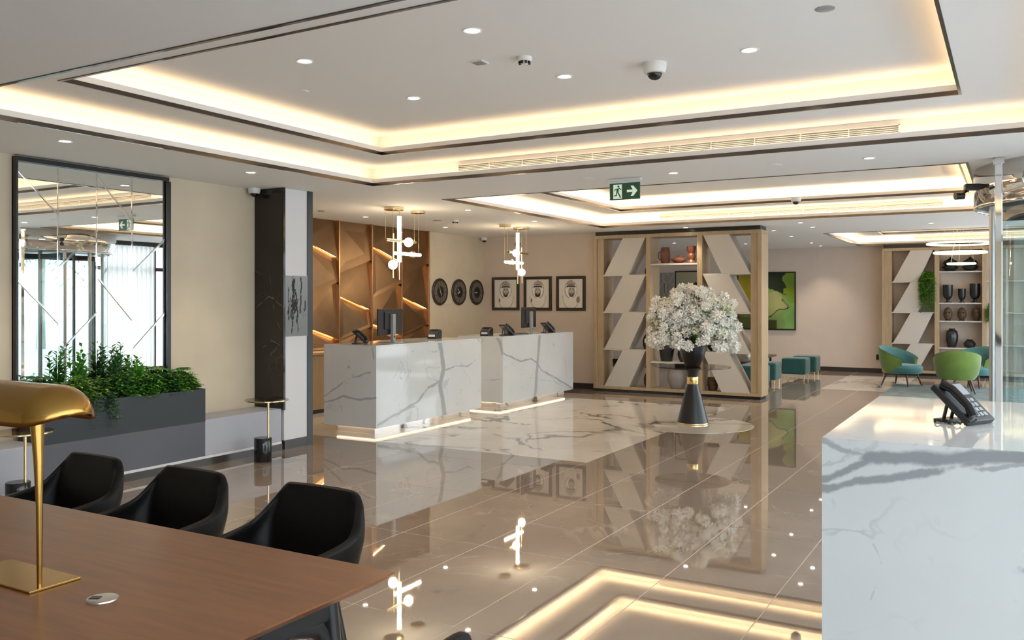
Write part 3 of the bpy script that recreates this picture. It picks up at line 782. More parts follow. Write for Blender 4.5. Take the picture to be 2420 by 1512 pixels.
# local: faces -Y, back at +Y
def shell():
    # thick curved back + arms: parameter u along the wrap from the left arm tip to the right arm tip
    prof = []; n = 36
    for i in range(n+1):
        u = -1+2*i/n; a = abs(u); s = 1 if u > 0 else -1
        if a < .42:            # back
            x = .250*(a/.42); y = .27-.012*(a/.42)**2; top = .832-.004*(a/.42)**4; 
        elif a < .62:          # rounded corner, the top falls to the arm
            q = (a-.42)/.20; x = .250+.040*math.sin(q*PI/2); y = .258-.10*(1-math.cos(q*PI/2)); top = .828-.165*(q**.8)
        else:
            q = (a-.62)/.38; x = .290-.010*q; y = .158-.385*q; top = .663-.035*q-.01*math.sin(q*PI)
        bot = .44 if a < .62 else .44+.16*min(1, ((a-.62)/.38)*1.6)
        lean = .045 if a < .5 else .02
        prof.append((s*x, y, bot, top, lean))
    return prof
pr = shell(); mb = MB(); outer = []; 
rows = []
nz = 8
for (x, y, b, tp, ln) in pr:
    col = []
    cx_, cy_ = x, y; r0 = math.hypot(x, y+.05); nx, ny = (x/r0, (y+.05)/r0)
    th = .022
    for j in range(nz+1):
        q = j/nz; z = b+(tp-b)*q; f = 1-.12*(1-q)+ (ln/.3)*(q-.3)*.5
        flare = 1.0+(-.15*max(0, (z-.66)/.17)) if z > .66 else 1.0
        col.append(Vector((cx_*flare*(.88+.12*min(1, q*1.6)), cy_+ln*(q-.2)-(.03*(1-q)), z))+Vector((nx, ny, 0))*th)
    for j in range(nz, -1, -1):
        q = j/nz; z = b+(tp-b)*q
        flare = 1.0+(-.15*max(0, (z-.66)/.17)) if z > .66 else 1.0
        col.append(Vector((cx_*flare*(.88+.12*min(1, q*1.6)), cy_+ln*(q-.2)-(.03*(1-q)), z))-Vector((nx, ny, 0))*th)
    rows.append(col)
mb.grid(rows, 0, True); m2 = 2*(nz+1)
mb.f.append(tuple(range(m2-1, -1, -1))); mb.mi.append(0); k0 = (len(pr)-1)*m2; mb.f.append(tuple(k0+i for i in range(m2))); mb.mi.append(0)
mb.build('back_shell', 'leather', ch, smooth=R(70), sub=1)
sm = MB(); P = []
for j, (sc_, z) in enumerate(((.0, .40), (.85, .395), (.98, .415), (1.0, .445), (.97, .47), (.85, .485), (.0, .492))):
    row = []
    for i in range(32):
        th = 2*PI*i/32; c_, s_ = math.cos(th), math.sin(th); e2 = .45
        row.append((.262*sc_*math.copysign(abs(c_)**e2, c_), -.01+.25*sc_*math.copysign(abs(s_)**e2, s_), z))
    P.append(row)
sm.grid(P, 0, True).build('seat', 'leather', ch, smooth=True)
for sx in (-1, 1):
    for sy, in ((-1,), (1,)):
        MB().tube([(sx*.19, sy*.17, .41), (sx*.245, sy*.235, 0)], [.019, .011], 10).build('leg', 'black', ch, smooth=True)
copy_thing(ch, (-3.48, 2.62, 0), 0, 'black leather armchair at the table side, middle one of the three in a row')
copy_thing(ch, (-4.25, 2.62, 0), 0, 'black leather armchair at the table side, in front of the planter')
copy_thing(ch, (-1.49, 1.63, 0), R(-90), 'black leather armchair at the short end of the walnut table')

# ---- side tables
def side_table(x, y, rz, label):
    s = thing('side_table', label, 'side table', (x, y, 0), rz, 'slim side tables along the bench')
    MB().lathe([(.085, 0), (.088, .004), (.088, .238), (.085, .242)], 40).build('base', 'black_gloss', s, smooth=True)
    MB().tube([(.045, .03, .242), (.045, .03, .62)], .0115, 14).build('pole', 'brass_pale', s, smooth=True)
    MB().lathe([(.215, .62), (.218, .623), (.218, .632), (.215, .635)], 48, (.03, .02, 0)).build('top', 'smoke_glass', s, smooth=True)
    MB().lathe([(.2185, .621), (.222, .623), (.222, .632), (.2185, .634)], 48, (.03, .02, 0)).build('rim', 'brass_pale', s, smooth=True)
    return s
side_table(-6.68, 6.48, 0, 'slim round side table with black drum base by the black marble pier')
side_table(-6.70, 3.95, 0, 'slim round side table with black drum base beside the brass lamp shade')

# ================================================================== RECEPTION DETAILS
DT = 1.10
def monitor(x, y, rz, label):
    m = thing('monitor', label, 'monitor', (x, y, DT), rz, 'computer monitors on the reception desks')
    # local: screen faces +Y, its back faces -Y
    ds = MB().box(-.31, .31, -.008, .016, .10, .44).build('display', 'plastic_dark', m, bevel=.006)
    MB().box(-.17, .17, -.022, -.008, .17, .40).build('rear_housing', 'plastic_dark', ds, bevel=.006)
    MB().box(-.30, .30, .0162, .0175, .11, .43).build('screen', 'black_gloss', ds)
    MB().box(-.035, .035, -.065, -.022, .008, .37).build('stand', 'plastic_grey', m, bevel=.004)
    MB().tube([(0, -.066, .075), (0, -.0665, .075)], .016, 16).build('cable_hole', 'black', m)
    MB().box(-.12, .12, -.13, .08, 0, .010).build('foot', 'plastic_grey', m, bevel=.003)
    return m
mon = monitor(-7.12, 9.16, R(97), 'flat monitor seen from behind, silver stand, on the desk before the bronze wall')
m2 = copy_thing(mon, (-7.0, 12.74, DT), R(97), 'flat monitor seen from behind on the desk below the middle portrait')
def phone(x, y, rz, label, z=DT):
    p = thing('desk_phone', label, 'telephone', (x, y, z), rz, 'black desk phones')
    T = Matrix.Translation((0, .03, .085)) @ Matrix.Rotation(R(42), 4, 'X')
    bd = MB().box(-.10, .10, -.115, .115, -.014, .016, T=T).build('body', 'plastic_dark', p, bevel=.005)
    MB().box(-.03, .085, .035, .10, .016, .020, T=T).build('display', 'plastic_grey', bd)
    k = MB()
    for i in range(4):
        for j in range(3): k.box(-.015+j*.030, .007+j*.030, -.09+i*.028, -.072+i*.028, .016, .021, T=T)
    k.build('keypad', 'plastic_grey', bd)
    MB().tube([(-.068, -.095, .03), (-.068, -.05, .047), (-.068, .05, .047), (-.068, .095, .03)], [.024, .018, .018, .024], 12, T=T).build('handset', 'black_gloss', p, smooth=True)
    MB().box(-.06, .06, .06, .13, 0, .012).tube([(-.03, .10, .01), (-.03, .075, .11)], .008, 8).tube([(.03, .10, .01), (.03, .075, .11)], .008, 8).build('stand', 'plastic_dark', p)
    co = [(-.10+.0*i, -.06+.012*math.cos(i*1.3), .012+.006*math.sin(i*1.3)) for i in range(3)]
    cord = [(-.068, -.075, .03)]+[(-.105+.018*math.sin(i*.35)+.008*math.cos(i*2.1), -.06+.15*i/30, .011+.006*math.sin(i*2.1)) for i in range(31)]
    MB().tube(cord, .004, 6).build('cord', 'plastic_dark', p)
    return p
ph = phone(-7.22, 8.72, R(120), 'black desk phone on the desk corner nearest the black marble pier')
copy_thing(ph, (-6.92, 11.92, DT), R(150), 'black desk phone between the printer and monitor below the portraits')
copy_thing(ph, (-6.92, 13.32, DT), R(150), 'black desk phone behind the monitor below the third portrait')
def printer(x, y, rz, label):
    p = thing('receipt_printer', label, 'printer', (x, y, DT), rz, 'black receipt printers')
    MB().prism([(-.10, 0), (.09, 0), (.09, .12), (-.02, .125), (-.10, .07)], 'y', -.075, .075).build('body', 'plastic_dark', p, bevel=.008)
    MB().box(-.03, .085, -.06, .06, .124, .133).build('cover', 'black', p, bevel=.003)
    MB().box(-.106, -.099, -.05, .05, .03, .06).build('paper_slot', 'plastic_white', p)
    g = MB()
    for i in range(5): g.box(.0905, .094, -.06+i*.026, -.045+i*.026, .02, .10)
    g.build('rib', 'black_gloss', p)
    return p
pt = printer(-7.24, 10.35, R(100), 'black receipt printer with paper slot on the desk before the clocks')
copy_thing(pt, (-7.10, 11.56, DT), R(100), 'black receipt printer with paper slot at the near end of the portraits desk')
kb = thing('keyboard', 'black computer keyboard lying beside the monitor below the portraits', 'keyboard', (-7.0, 12.32, DT), R(70))
MB().box(-.20, .20, -.07, .07, 0, .018).build('body', 'plastic_dark', kb, bevel=.004)
k = MB()
for i in range(14):
    for j in range(4): k.box(-.19+i*.027, -.168+i*.027, -.058+j*.03, -.034+j*.03, .018, .023)
k.build('keys', 'black', kb)
# clocks
def fclock(h1, h2):
    def f(u, v):
        x, y = (u-.5)*2, (v-.5)*2; r = math.hypot(x, y); a = math.atan2(x, y)
        c = (.03, .024, .02)
        if r < .50: c = (.018, .015, .014)
        elif r < .88:
            c = (.155, .125, .10)
            if (math.degrees(a) % 30 < 9) and .58 < r < .82: c = (.06, .05, .04)
            if .52 > r or .85 < r: c = (.09, .075, .06)
        for ang, L, w_ in ((h1, .44, .03), (h2, .30, .045)):
            dx, dy = math.sin(ang), math.cos(ang); t_ = x*dx+y*dy; d = abs(x*dy-y*dx)
            if -.06 < t_ < L and d < w_: c = (.5, .45, .4)
        return c
    return f
for i, (yc, h1, h2, nm) in enumerate(((13.30, -.3, 2.6, 'round dark wall clock beside the bronze wall edge'), (13.94, -.7, -2.0, 'round dark wall clock hung between two alike'), (14.57, -1.6, -1.7, 'round dark wall clock beside the room corner'))):
    ck = thing('round_clock', nm, 'clock', (-9.198, yc, 1.81), R(90), 'three wall clocks')
    T = Matrix.Rotation(R(90), 4, 'X')
    MB().lathe([(.245, 0), (.25, .004), (.25, .022), (.24, .03), (.225, .024), (0, .022)], 56, T=T).build('case', 'base_dark', ck, smooth=True); ckc = bpy.data.objects[C.objects[-1].name]
    # round face made of a fan so the print ends in a circle
    me = bpy.data.meshes.new('dial'); V = []; F = []; nr, na = 20, 72; fc = fclock(h1, h2)
    for r_ in range(nr+1):
        for a_ in range(na): V.append((.226*r_/nr*math.sin(2*PI*a_/na), -.0255, .226*r_/nr*math.cos(2*PI*a_/na)))
    for r_ in range(nr):
        for a_ in range(na): F.append((r_*na+a_, (r_+1)*na+a_, (r_+1)*na+(a_+1) % na, r_*na+(a_+1) % na))
    me.from_pydata(V, [], F); me.materials.append(M['print']); at_ = me.color_attributes.new('Col', 'FLOAT_COLOR', 'POINT')
    for v_, d_ in zip(V, at_.data): d_.color = (*fc(.5+v_[0]/.452, .5+v_[2]/.452), 1)
    od = bpy.data.objects.new('dial', me); C.objects.link(od); od.parent = ckc
# portraits: white headscarf, black cord, dark beard
def fport(turn, beard, full, hand):
    def el(x, y, a, b, rx, ry): return ((x-a)/rx)**2+((y-b)/ry)**2
    def f(u, v):
        x, y = u-.5, v; fx = x-turn*.045
        g = .78
        head = el(x, y, 0, .63, .235, .285)
        if y < .45 and abs(x) < .20+(.45-y)*.55: g = .84                    # robe and scarf ends
        if head < 1: g = .84
        if 1 <= head < 1.30 and y > .34: g = .34 if x*(1 if turn >= 0 else -1) < .06 else .52
        if head < 1 and y > .80: g = .40                                    # crown of the scarf
        if el(x, y, 0, .40, .33, .42) > 1 and el(x, y, 0, .36, .36, .42) < 1 and y < .45: g = .55
        cord = .755-.9*x*x
        if abs(y-cord) < .026 and abs(x) < .185: g = .03
        if abs(y-cord-.055) < .012 and abs(x) < .165: g = .12
        face = el(fx, y, 0, .575, .125, .185)
        if face < 1 and y < cord-.03: g = .57 if abs(fx) < .085 else .42
        if face < 1:
            for ex in (-.058, .058):
                if el(fx, y, ex, .655, .042, .014) < 1: g = .06            # brow
                if el(fx, y, ex, .618, .030, .014) < 1: g = .05            # eye
            if abs(fx) < .014 and .53 < y < .60: g = .36
            if el(fx, y, 0, .53, .034, .010) < 1: g = .22
        bd = el(fx, y, 0, .475, .112*full, .105)
        if bd < 1 and y < .515 and not el(fx, y, 0, .478, .040, .014) < 1: g = beard
        if .092 < abs(fx) < .128 and .47 < y < .60 and face < 1.15: g = .16
        if hand and el(x, y, .30, .28, .075, .11) < 1: g = .24
        if not hand and el(x, y, -.27, .26, .022, .085) < 1: g = .06
        return (g, g*.955, g*.90)
    return f
prt = [(-8.675, .62, .655, (0, .06, .95, False), 'framed portrait of a man in white headscarf and black cord beside the corner'),
       (-7.955, .61, .655, (-.2, .03, 1.08, False), 'framed portrait of a man in white headscarf with a dark full beard'),
       (-7.245, .61, .655, (.6, .10, .92, True), 'framed portrait of a man in headscarf with raised hand beside the bookcase')]
for x, w_, h_, a, lb in prt:
    p = thing('framed_portrait', lb, 'picture', (x, 14.848, 1.785), 0, 'three framed portraits on the back wall')
    a1, a2 = w_/2, h_/2; b = .055
    MB().box(-a1, a1, -.035, 0, a2-b, a2).box(-a1, a1, -.035, 0, -a2, -a2+b).box(-a1, -a1+b, -.035, 0, -a2+b, a2-b).box(a1-b, a1, -.035, 0, -a2+b, a2-b).build('frame', 'base_dark', p, bevel=.004)
    picture('print', w_-2*b+.004, h_-2*b+.004, 56, 60, fport(*a), p, (0, -.012, 0))
    MB().box(-a1+.01, a1-.01, -.011, -.001, -a2+.01, a2-.01).build('backing', 'plastic_white', p)

# ---- pendants
def pendant(y0, flip, label, x):
    p = thing('pendant_light', label, 'pendant lamp', (x, y0, 2.898), 0, 'brass tube pendants over the desks')
    s = flip
    Z = lambda z: z-2.898
    # canopies
    MB().lathe([(.13, Z(2.862)), (.135, Z(2.866)), (.135, Z(2.898))], 40, (0, -.12*s, 0)).build('canopy', 'brass_pale', p, smooth=True)
    MB().lathe([(.10, Z(2.865)), (.10, Z(2.898))], 40, (0, .42*s, 0)).build('canopy', 'brass_pale', p, smooth=True)
    MB().tube([(0, 0, Z(2.79)), (0, 0, Z(2.17))], .028, 16).build('light_tube', 'tube', p, smooth=True)
    MB().tube([(0, 0, Z(2.862)), (0, 0, Z(2.79))], .006, 8).tube([(0, -.14*s, Z(2.862)), (0, -.14*s, Z(2.55))], .0025, 6).tube([(0, -.30*s, Z(2.88)), (0, -.30*s, Z(2.46))], .0025, 6).tube([(0, .34*s, Z(2.865)), (0, .34*s, Z(2.46))], .0025, 6).tube([(0, .44*s, Z(2.865)), (0, .44*s, Z(2.30))], .0025, 6).build('wire', 'brass_pale', p)
    MB().sphere((0, 0, Z(2.60)), .055, 20, 12, sz=.8).build('glass_joint', 'smoke_glass', p, smooth=True)
    MB().tube([(0, -.14*s, Z(2.55)), (0, -.14*s, Z(1.95))], .013, 12).tube([(0, 0, Z(2.17)), (0, 0, Z(1.93))], .010, 12).build('brass_rod', 'brass_pale', p, smooth=True)
    MB().tube([(.02, -.31*s, Z(2.455)), (.02, .34*s, Z(2.455))], .02, 14).build('cross_tube', 'brass_pale', p, smooth=True)
    MB().tube([(.02, -.13*s, Z(2.285)), (.02, .45*s, Z(2.285))], .022, 14).build('light_tube', 'tube', p, smooth=True)
    MB().sphere((.02, .26*s, Z(2.285)), .055, 20, 12).build('glass_joint', 'smoke_glass', p, smooth=True)
    MB().sphere((.05, .14*s, Z(2.445)), .062, 24, 16).build('globe', 'globe', p, smooth=True)
    MB().sphere((0, -.14*s, Z(2.13)), .062, 24, 16).build('globe', 'globe', p, smooth=True)
    return p
pendant(9.46, 1, 'brass and opal tube pendant with two globes before the bronze wall', -7.2)
pendant(12.80, -1, 'brass and opal tube pendant with two globes before the portraits', -7.25)

# ---- exit sign
ex = thing('exit_sign', 'hanging green exit sign with running figure and arrow', 'exit sign', (-3.44, 8.30, 2.898))
MB().box(-.18, .18, -.03, .03, -.022, 0).build('mount', 'plastic_white', ex, bevel=.004)
MB().box(-.17, .17, -.004, .004, -.045, -.022).build('bracket', 'plastic_white', ex)
M['sign_green'] = pbr('sign_green', (.018, .062, .032), .35, emit=(.03, .13, .06), estr=.12)
M['sign_white'] = pbr('sign_white', (.62, .70, .58), .4, emit=(.6, .75, .58), estr=.35)
MB().box(-.165, .165, -.006, .006, -.215, -.045).build('panel', 'sign_green', ex)
for sd, nm in ((-1, 'front'), (1, 'back')):
    y0 = sd*.0075; yb = sd*.0062
    mbw = MB(); q = lambda poly: mbw.prism(poly, 'y', min(y0, yb), max(y0, yb))
    q([(-.125, -.205), (-.03, -.205), (-.03, -.058), (-.125, -.058)])                       # door
    q([(.025, -.118), (.09, -.118), (.065, -.078), (.095, -.078), (.14, -.13), (.095, -.182), (.065, -.182), (.09, -.142), (.025, -.142)])  # arrow
    mbw.build('white_symbol', 'sign_white', ex)
    mg = MB(); y1 = sd*.0088; z = lambda poly: mg.prism(poly, 'y', min(y0, y1), max(y0, y1))
    z([(-.068+.011*math.cos(t_*PI/5), -.079+.011*math.sin(t_*PI/5)) for t_ in range(10)])
    z([(-.088, -.098), (-.062, -.096), (-.068, -.142), (-.09, -.14)])                        # torso
    z([(-.064, -.098), (-.038, -.118), (-.034, -.110), (-.058, -.091)]); z([(-.088, -.098), (-.108, -.104), (-.113, -.125), (-.105, -.126), (-.100, -.110), (-.086, -.107)])
    z([(-.078, -.138), (-.066, -.14), (-.046, -.172), (-.040, -.196), (-.052, -.196), (-.060, -.176)])
    z([(-.090, -.138), (-.078, -.140), (-.088, -.176), (-.118, -.176), (-.118, -.167), (-.096, -.166)])
    mg.build('running_figure', 'sign_green', ex)

# ================================================================== CEILING FITTINGS
def downlight(x, y, z, r, label, grp, spot):
    d = thing('downlight', label, 'ceiling light', (x, y, z), 0, grp)
    rm = MB().lathe([(r, 0), (r, -.004), (r*.93, -.006), (r*.74, -.003), (r*.70, 0)], 28).build('rim', 'plastic_white', d, smooth=True)
    MB().lathe([(r*.70, -.0005), (r*.70, -.0025)], 24).build('lens', 'lamp_on', rm)
    if spot:
        l = bpy.data.lights.new('downlight_beam', 'SPOT'); l.energy = spot; l.color = (1, .84, .64); l.spot_size = R(95); l.spot_blend = .8; l.shadow_soft_size = .05
        lo = bpy.data.objects.new('downlight_beam' if in_frame((x, y, z)) else 'downlight_beam_offscreen', l); C.objects.link(lo); lo.location = (0, 0, -.02); lo.parent = d
    return d
SP = 46
DL = [(-4.23, 4.49, Z2, .062, 'recessed downlight in the nearer tray corner above the leather chairs', 'downlights of the nearer tray'),
      (-4.23, 5.75, Z2, .062, 'recessed downlight in the nearer tray corner facing the reception desks', 'downlights of the nearer tray'),
      (-2.86, 4.49, Z2, .062, 'recessed downlight beside the tiny square ceiling vent', 'downlights of the nearer tray'),
      (-2.86, 5.75, Z2, .062, 'recessed downlight between the smoke detector and the dome camera', 'downlights of the nearer tray'),
      (-1.50, 4.49, Z2, .062, 'recessed downlight above the walnut table end in the nearer tray', 'downlights of the nearer tray'),
      (-1.50, 5.75, Z2, .062, 'recessed downlight between the dome camera and the grey speaker cover', 'downlights of the nearer tray'),
      (-6.44, 4.17, Z0, .058, 'recessed downlight in the lower ceiling above the mirror edge', 'downlights along the mirror wall'),
      (-6.44, 6.09, Z0, .058, 'recessed downlight in the lower ceiling before the plain beige wall', 'downlights along the mirror wall'),
      (-1.09, 8.18, Z0, .055, 'recessed downlight in the ceiling strip close to the revolving door', 'downlights of the ceiling strip'),
      (-2.88, 8.18, Z0, .055, 'recessed downlight in the ceiling strip right beside the exit sign', 'downlights of the ceiling strip'),
      (-8.38, 10.18, Z0, .052, 'recessed downlight before the bronze wall above the first desk', 'downlights before the bronze wall'),
      (-8.38, 12.30, Z0, .052, 'recessed downlight before the bronze wall edge beside the clocks', 'downlights before the bronze wall'),
      (-6.52, 10.12, Z0, .052, 'recessed downlight over the front of the desk nearer the pier', 'downlights over the desk fronts'),
      (-6.52, 12.05, Z0, .052, 'recessed downlight over the front of the desk nearer the portraits', 'downlights over the desk fronts'),
      (-4.85, 14.40, Z0, .052, 'recessed downlight close before the divider bookcase top', 'downlights round the bookcase'),
      (-2.95, 14.42, Z0, .052, 'recessed downlight beyond the divider bookcase end, by the middle tray', 'downlights round the bookcase'),
      (-2.95, 15.39, Z0, .052, 'recessed downlight beyond the divider bookcase end, by the far tray corner', 'downlights round the bookcase'),
      (-1.14, 15.55, Z0, .052, 'recessed downlight between the middle and far trays before the rings', 'downlights round the bookcase'),
      (-3.70, 15.82, Z0, .05, 'recessed lounge downlight nearest the divider bookcase end', 'downlights of the lounge'),
      (-3.73, 17.38, Z0, .05, 'recessed lounge downlight above the second teal pouf', 'downlights of the lounge'),
      (-3.78, 19.60, Z0, .05, 'recessed lounge downlight above the last teal pouf', 'downlights of the lounge'),
      (-3.80, 20.75, Z0, .05, 'recessed lounge downlight close to the plain far wall', 'downlights of the lounge'),
      (-5.02, 20.75, Z0, .05, 'recessed lounge downlight close over the green painting', 'downlights of the lounge'),
      (-5.10, 19.20, Z0, .05, 'recessed lounge downlight above the low dark table', 'downlights of the lounge'),
      (-6.37, 18.14, Z0, .05, 'recessed lounge downlight seen through the divider top shelf', 'downlights of the lounge')]
for x, y, z_, r_, lb, gr in DL: downlight(x, y, z_, r_, lb, gr, SP)
# dome cameras
def dome(x, y, z, s, label):
    d = thing('dome_camera', label, 'security camera', (x, y, z), 0, 'white dome cameras')
    MB().lathe([(.072*s, 0), (.070*s, -.035*s), (.062*s, -.06*s), (.05*s, -.062*s)], 32).build('housing', 'plastic_white', d, smooth=True)
    MB().sphere((0, 0, -.060*s), .046*s, 24, 12, sz=.9).build('dome', 'black_gloss', d, smooth=True)
dome(-2.16, 5.75, Z2, 1.15, 'white dome camera on the upper ceiling of the nearer tray')
dome(-7.33, 6.98, Z0, .95, 'white dome camera at the black marble pier top')
dome(-9.10, 14.72, Z0, .95, 'white dome camera in the corner above the portraits')
dome(-2.64, 12.6, Z1, 1.0, 'white dome camera on the middle tray ceiling edge') 
def disc_fit(name, x, y, z, r, h, mat, label, cat, grille=False):
    d = thing(name, label, cat, (x, y, z))
    MB().lathe([(r, 0), (r, -h*.5), (r*.85, -h), (r*.2, -h)], 28).build('body', mat, d, smooth=True)
    if grille:
        g = MB()
        for i in range(8):
            a = i*PI/4; g.box(-.006, .006, r*.55, r*.8, -h*1.6, -h*.9, T=Matrix.Rotation(a, 4, 'Z'))
        g.build('vent_fin', 'black', d)
        MB().lathe([(r*.5, -h), (r*.45, -h*1.8), (0, -h*1.8)], 24).build('sensor', mat, d, smooth=True)
    else: MB().lathe([(r*.2, -h), (r*.15, -h*1.2), (0, -h*1.2)], 16).build('centre', mat, d)
disc_fit('smoke_detector', -2.87, 5.16, Z2, .052, .03, 'plastic_white', 'white smoke detector between the downlights of the upper tray', 'smoke detector', True)
disc_fit('ceiling_speaker', -.92, 5.15, Z2, .055, .006, 'plastic_grey', 'grey round speaker cover near the tray end above the counter', 'speaker')
disc_fit('sprinkler_cover', -4.84, 5.13, Z2, .042, .006, 'ceil', 'small white sprinkler cover on the upper ceiling nearest the mirror', 'sprinkler')
disc_fit('ceiling_speaker', -1.91, 8.17, Z0, .075, .006, 'ceil', 'white round speaker in the ceiling strip before the flower table', 'speaker')
disc_fit('ceiling_speaker', -3.79, 8.12, Z0, .075, .006, 'ceil', 'white round speaker in the ceiling behind the exit sign', 'speaker')
disc_fit('ceiling_speaker', -7.80, 11.21, Z0, .07, .006, 'plastic_grey', 'grey round speaker above the reception desks', 'speaker')
disc_fit('smoke_detector', -7.51, 11.29, Z0, .055, .03, 'plastic_white', 'white smoke detector above the gap between the desks', 'smoke detector', True)
disc_fit('smoke_detector', -8.35, 9.19, Z0, .05, .012, 'plastic_grey', 'flat grey detector above the back counter end', 'smoke detector')
av = thing('access_vent', 'tiny square ceiling vent beside the smoke detector', 'vent', (-3.2, 5.11, Z2))
MB().box(-.05, .05, -.05, .05, -.008, 0).build('frame', 'plastic_white', av)
g = MB()
for i in range(4): g.box(-.04, .04, -.04+i*.022, -.028+i*.022, -.011, -.008)
g.build('louvre', 'plastic_grey', av)
# linear slot diffusers
def grille(x0, x1, y, z0, z1, label):
    g = thing('air_grille', label, 'air grille', ((x0+x1)/2, y, z0))
    L = (x1-x0)/2; h = z1-z0
    MB().box(-L, L, -.026, 0, 0, .006).box(-L, L, -.026, 0, h-.006, h).box(-L, -L+.008, -.026, 0, 0, h).box(L-.008, L, -.026, 0, 0, h).build('frame', 'ceil', g)
    for j in range(3): MB().box(-L+.008, L-.008, -.026, -.004, h*(.22+.22*j), h*(.22+.22*j)+.005).build('blade', 'ceil', g)
    n = int((x1-x0)/.36)
    mb = MB()
    for j in range(1, n): mb.box(-L+2*L*j/n-.004, -L+2*L*j/n+.004, -.024, 0, .006, h-.006)
    mb.build('divider', 'ceil', g)
grille(-4.99, -.78, 7.45+SET, 2.985, 3.055, 'long slot air grille in the glowing cove wall before the exit sign')
grille(-5.10, -.85, 13.70+SET, 2.985, 3.055, 'long slot air grille in the cove wall above the divider bookcase')
grille(-1.9, .5, 21.05+SET, 2.985, 3.055, 'slot air grille in the cove wall above the far bookcase')

# ================================================================== SHELF OBJECTS
M['wood_red'] = pbr('red_brown_wood', (.14, .045, .022), .4, noise=.2, nscale=12)
M['ceramic_dark'] = pbr('dark_ceramic', (.018, .020, .021), .22); M['ceramic_brown'] = pbr('brown_ceramic', (.035, .022, .017), .35, noise=.3, nscale=18)
M['ceramic_grey'] = pbr('grey_ceramic', (.27, .25, .25), .4); M['carved'] = pbr('carved_wood', (.09, .05, .028), .55, noise=.5, nscale=30, bump=.6, bscale=40)
def pot(name, label, cat, loc, prof, mat, fl=0, fn=0, grp=None, extra=None):
    p = thing(name, label, cat, loc, 0, grp)
    MB().lathe(prof, 40, flute=fl, fn=fn).build('body', mat, p, smooth=True)
    if extra: extra(p)
    return p
Y1 = 14.72
def handle(side):
    return lambda p: MB().tube([(side*.07, 0, .22), (side*.125, 0, .20), (side*.13, 0, .10), (side*.075, 0, .06)], .009, 8).build('handle', 'wood_red', p, smooth=True)
pot('wooden_jug', 'reddish wooden jug with a side handle on the divider top shelf', 'jug', (-5.33, Y1, 2.30), [(.06, 0), (.078, .03), (.088, .13), (.078, .24), (.068, .29), (.062, .29), (.07, .22)], 'wood_red', extra=handle(-1))
pot('lidded_bowl', 'flat reddish wooden bowl with pointed lid on the divider top shelf', 'bowl', (-5.085, Y1, 2.30), [(.05, 0), (.10, .03), (.142, .065), (.14, .075), (.08, .105), (.02, .125), (.012, .14), (.016, .15), (0, .158)], 'wood_red')
pot('wooden_goblet', 'reddish carved wooden goblet on the divider top shelf', 'goblet', (-4.855, Y1, 2.30), [(.075, 0), (.08, .02), (.06, .06), (.075, .11), (.07, .14), (.055, .17), (.075, .22), (.082, .29), (.075, .295), (.065, .24)], 'wood_red', extra=handle(1))
pot('black_pot', 'tall black pot on the divider low shelf behind the flower vase', 'pot', (-5.32, 14.76, .575), [(.10, 0), (.105, .01), (.15, .33), (.15, .36), (.13, .36), (.11, .1)], 'ceramic_dark')
pot('black_pot', 'squat black pot on the divider low shelf beside the table top', 'pot', (-4.96, 14.78, .575), [(.12, 0), (.16, .12), (.15, .27), (.13, .30), (.12, .27)], 'ceramic_dark')
pot('grey_vase', 'bulbous grey vase on the divider bottom board under the glass table', 'vase', (-5.12, 14.76, .10), [(.11, 0), (.17, .12), (.19, .24), (.15, .34), (.10, .38), (.11, .40), (.09, .38)], 'ceramic_grey')
for a, z, lb in ((-5.80, .778, 'black carved figure head behind the second slanted panel'), (-5.78, .10, 'dark brown carved vessel at the foot of the left shelf column')):
    pot('carved_vessel', lb, 'vessel', (a+.09, 14.82, z), [(.05, 0), (.075, .05), (.08, .15), (.06, .22), (.03, .26), (0, .27)], 'ceramic_brown')
pot('ceramic_jar', 'small brown jar peeping out behind the uppermost slanted panel', 'jar', (-5.71, 14.88, 2.113), [(.05, 0), (.07, .05), (.06, .11), (.045, .13), (.04, .12)], 'ceramic_brown')
pot('black_bowl', 'wide black bowl on the divider shelf behind the flowers', 'bowl', (-4.49, 14.80, .778), [(.05, 0), (.09, .04), (.105, .09), (.10, .10), (.08, .05)], 'ceramic_dark')
pot('woven_basket', 'small brown woven basket at the foot of the divider beside a slanted panel', 'basket', (-4.50, 14.80, .10), [(.075, 0), (.095, .10), (.085, .22), (.08, .22), (.07, .05)], 'carved')
Y2 = 21.17
for x, lb in ((-1.17, 'dark lidded bowl on the far bookcase top shelf beside the oak upright'), (-.79, 'dark lidded bowl on the far bookcase top shelf under the ring lamp')):
    pot('lidded_vessel', lb, 'bowl', (x, Y2, 2.284), [(.07, 0), (.13, .04), (.165, .10), (.12, .13), (.15, .17), (.13, .22), (.05, .27), (.015, .30), (0, .33)], 'ceramic_dark')
for x, s, lb in ((-1.22, 1.0, 'tall black goblet vase on the far bookcase, beside the hanging plant'), (-.95, .78, 'short black goblet vase between two tall ones'), (-.70, 1.05, 'tallest black goblet vase on the far bookcase shelf')):
    pot('goblet_vase', lb, 'vase', (x, Y2, 1.604), [(.085*s, 0), (.085*s, .015), (.03, .03*s), (.03, .06*s), (.07*s, .10*s), (.095*s, .16*s), (.10*s, .39*s), (.093*s, .39*s), (.085*s, .18*s)], 'ceramic_dark', grp='black goblet vases on the far shelf')
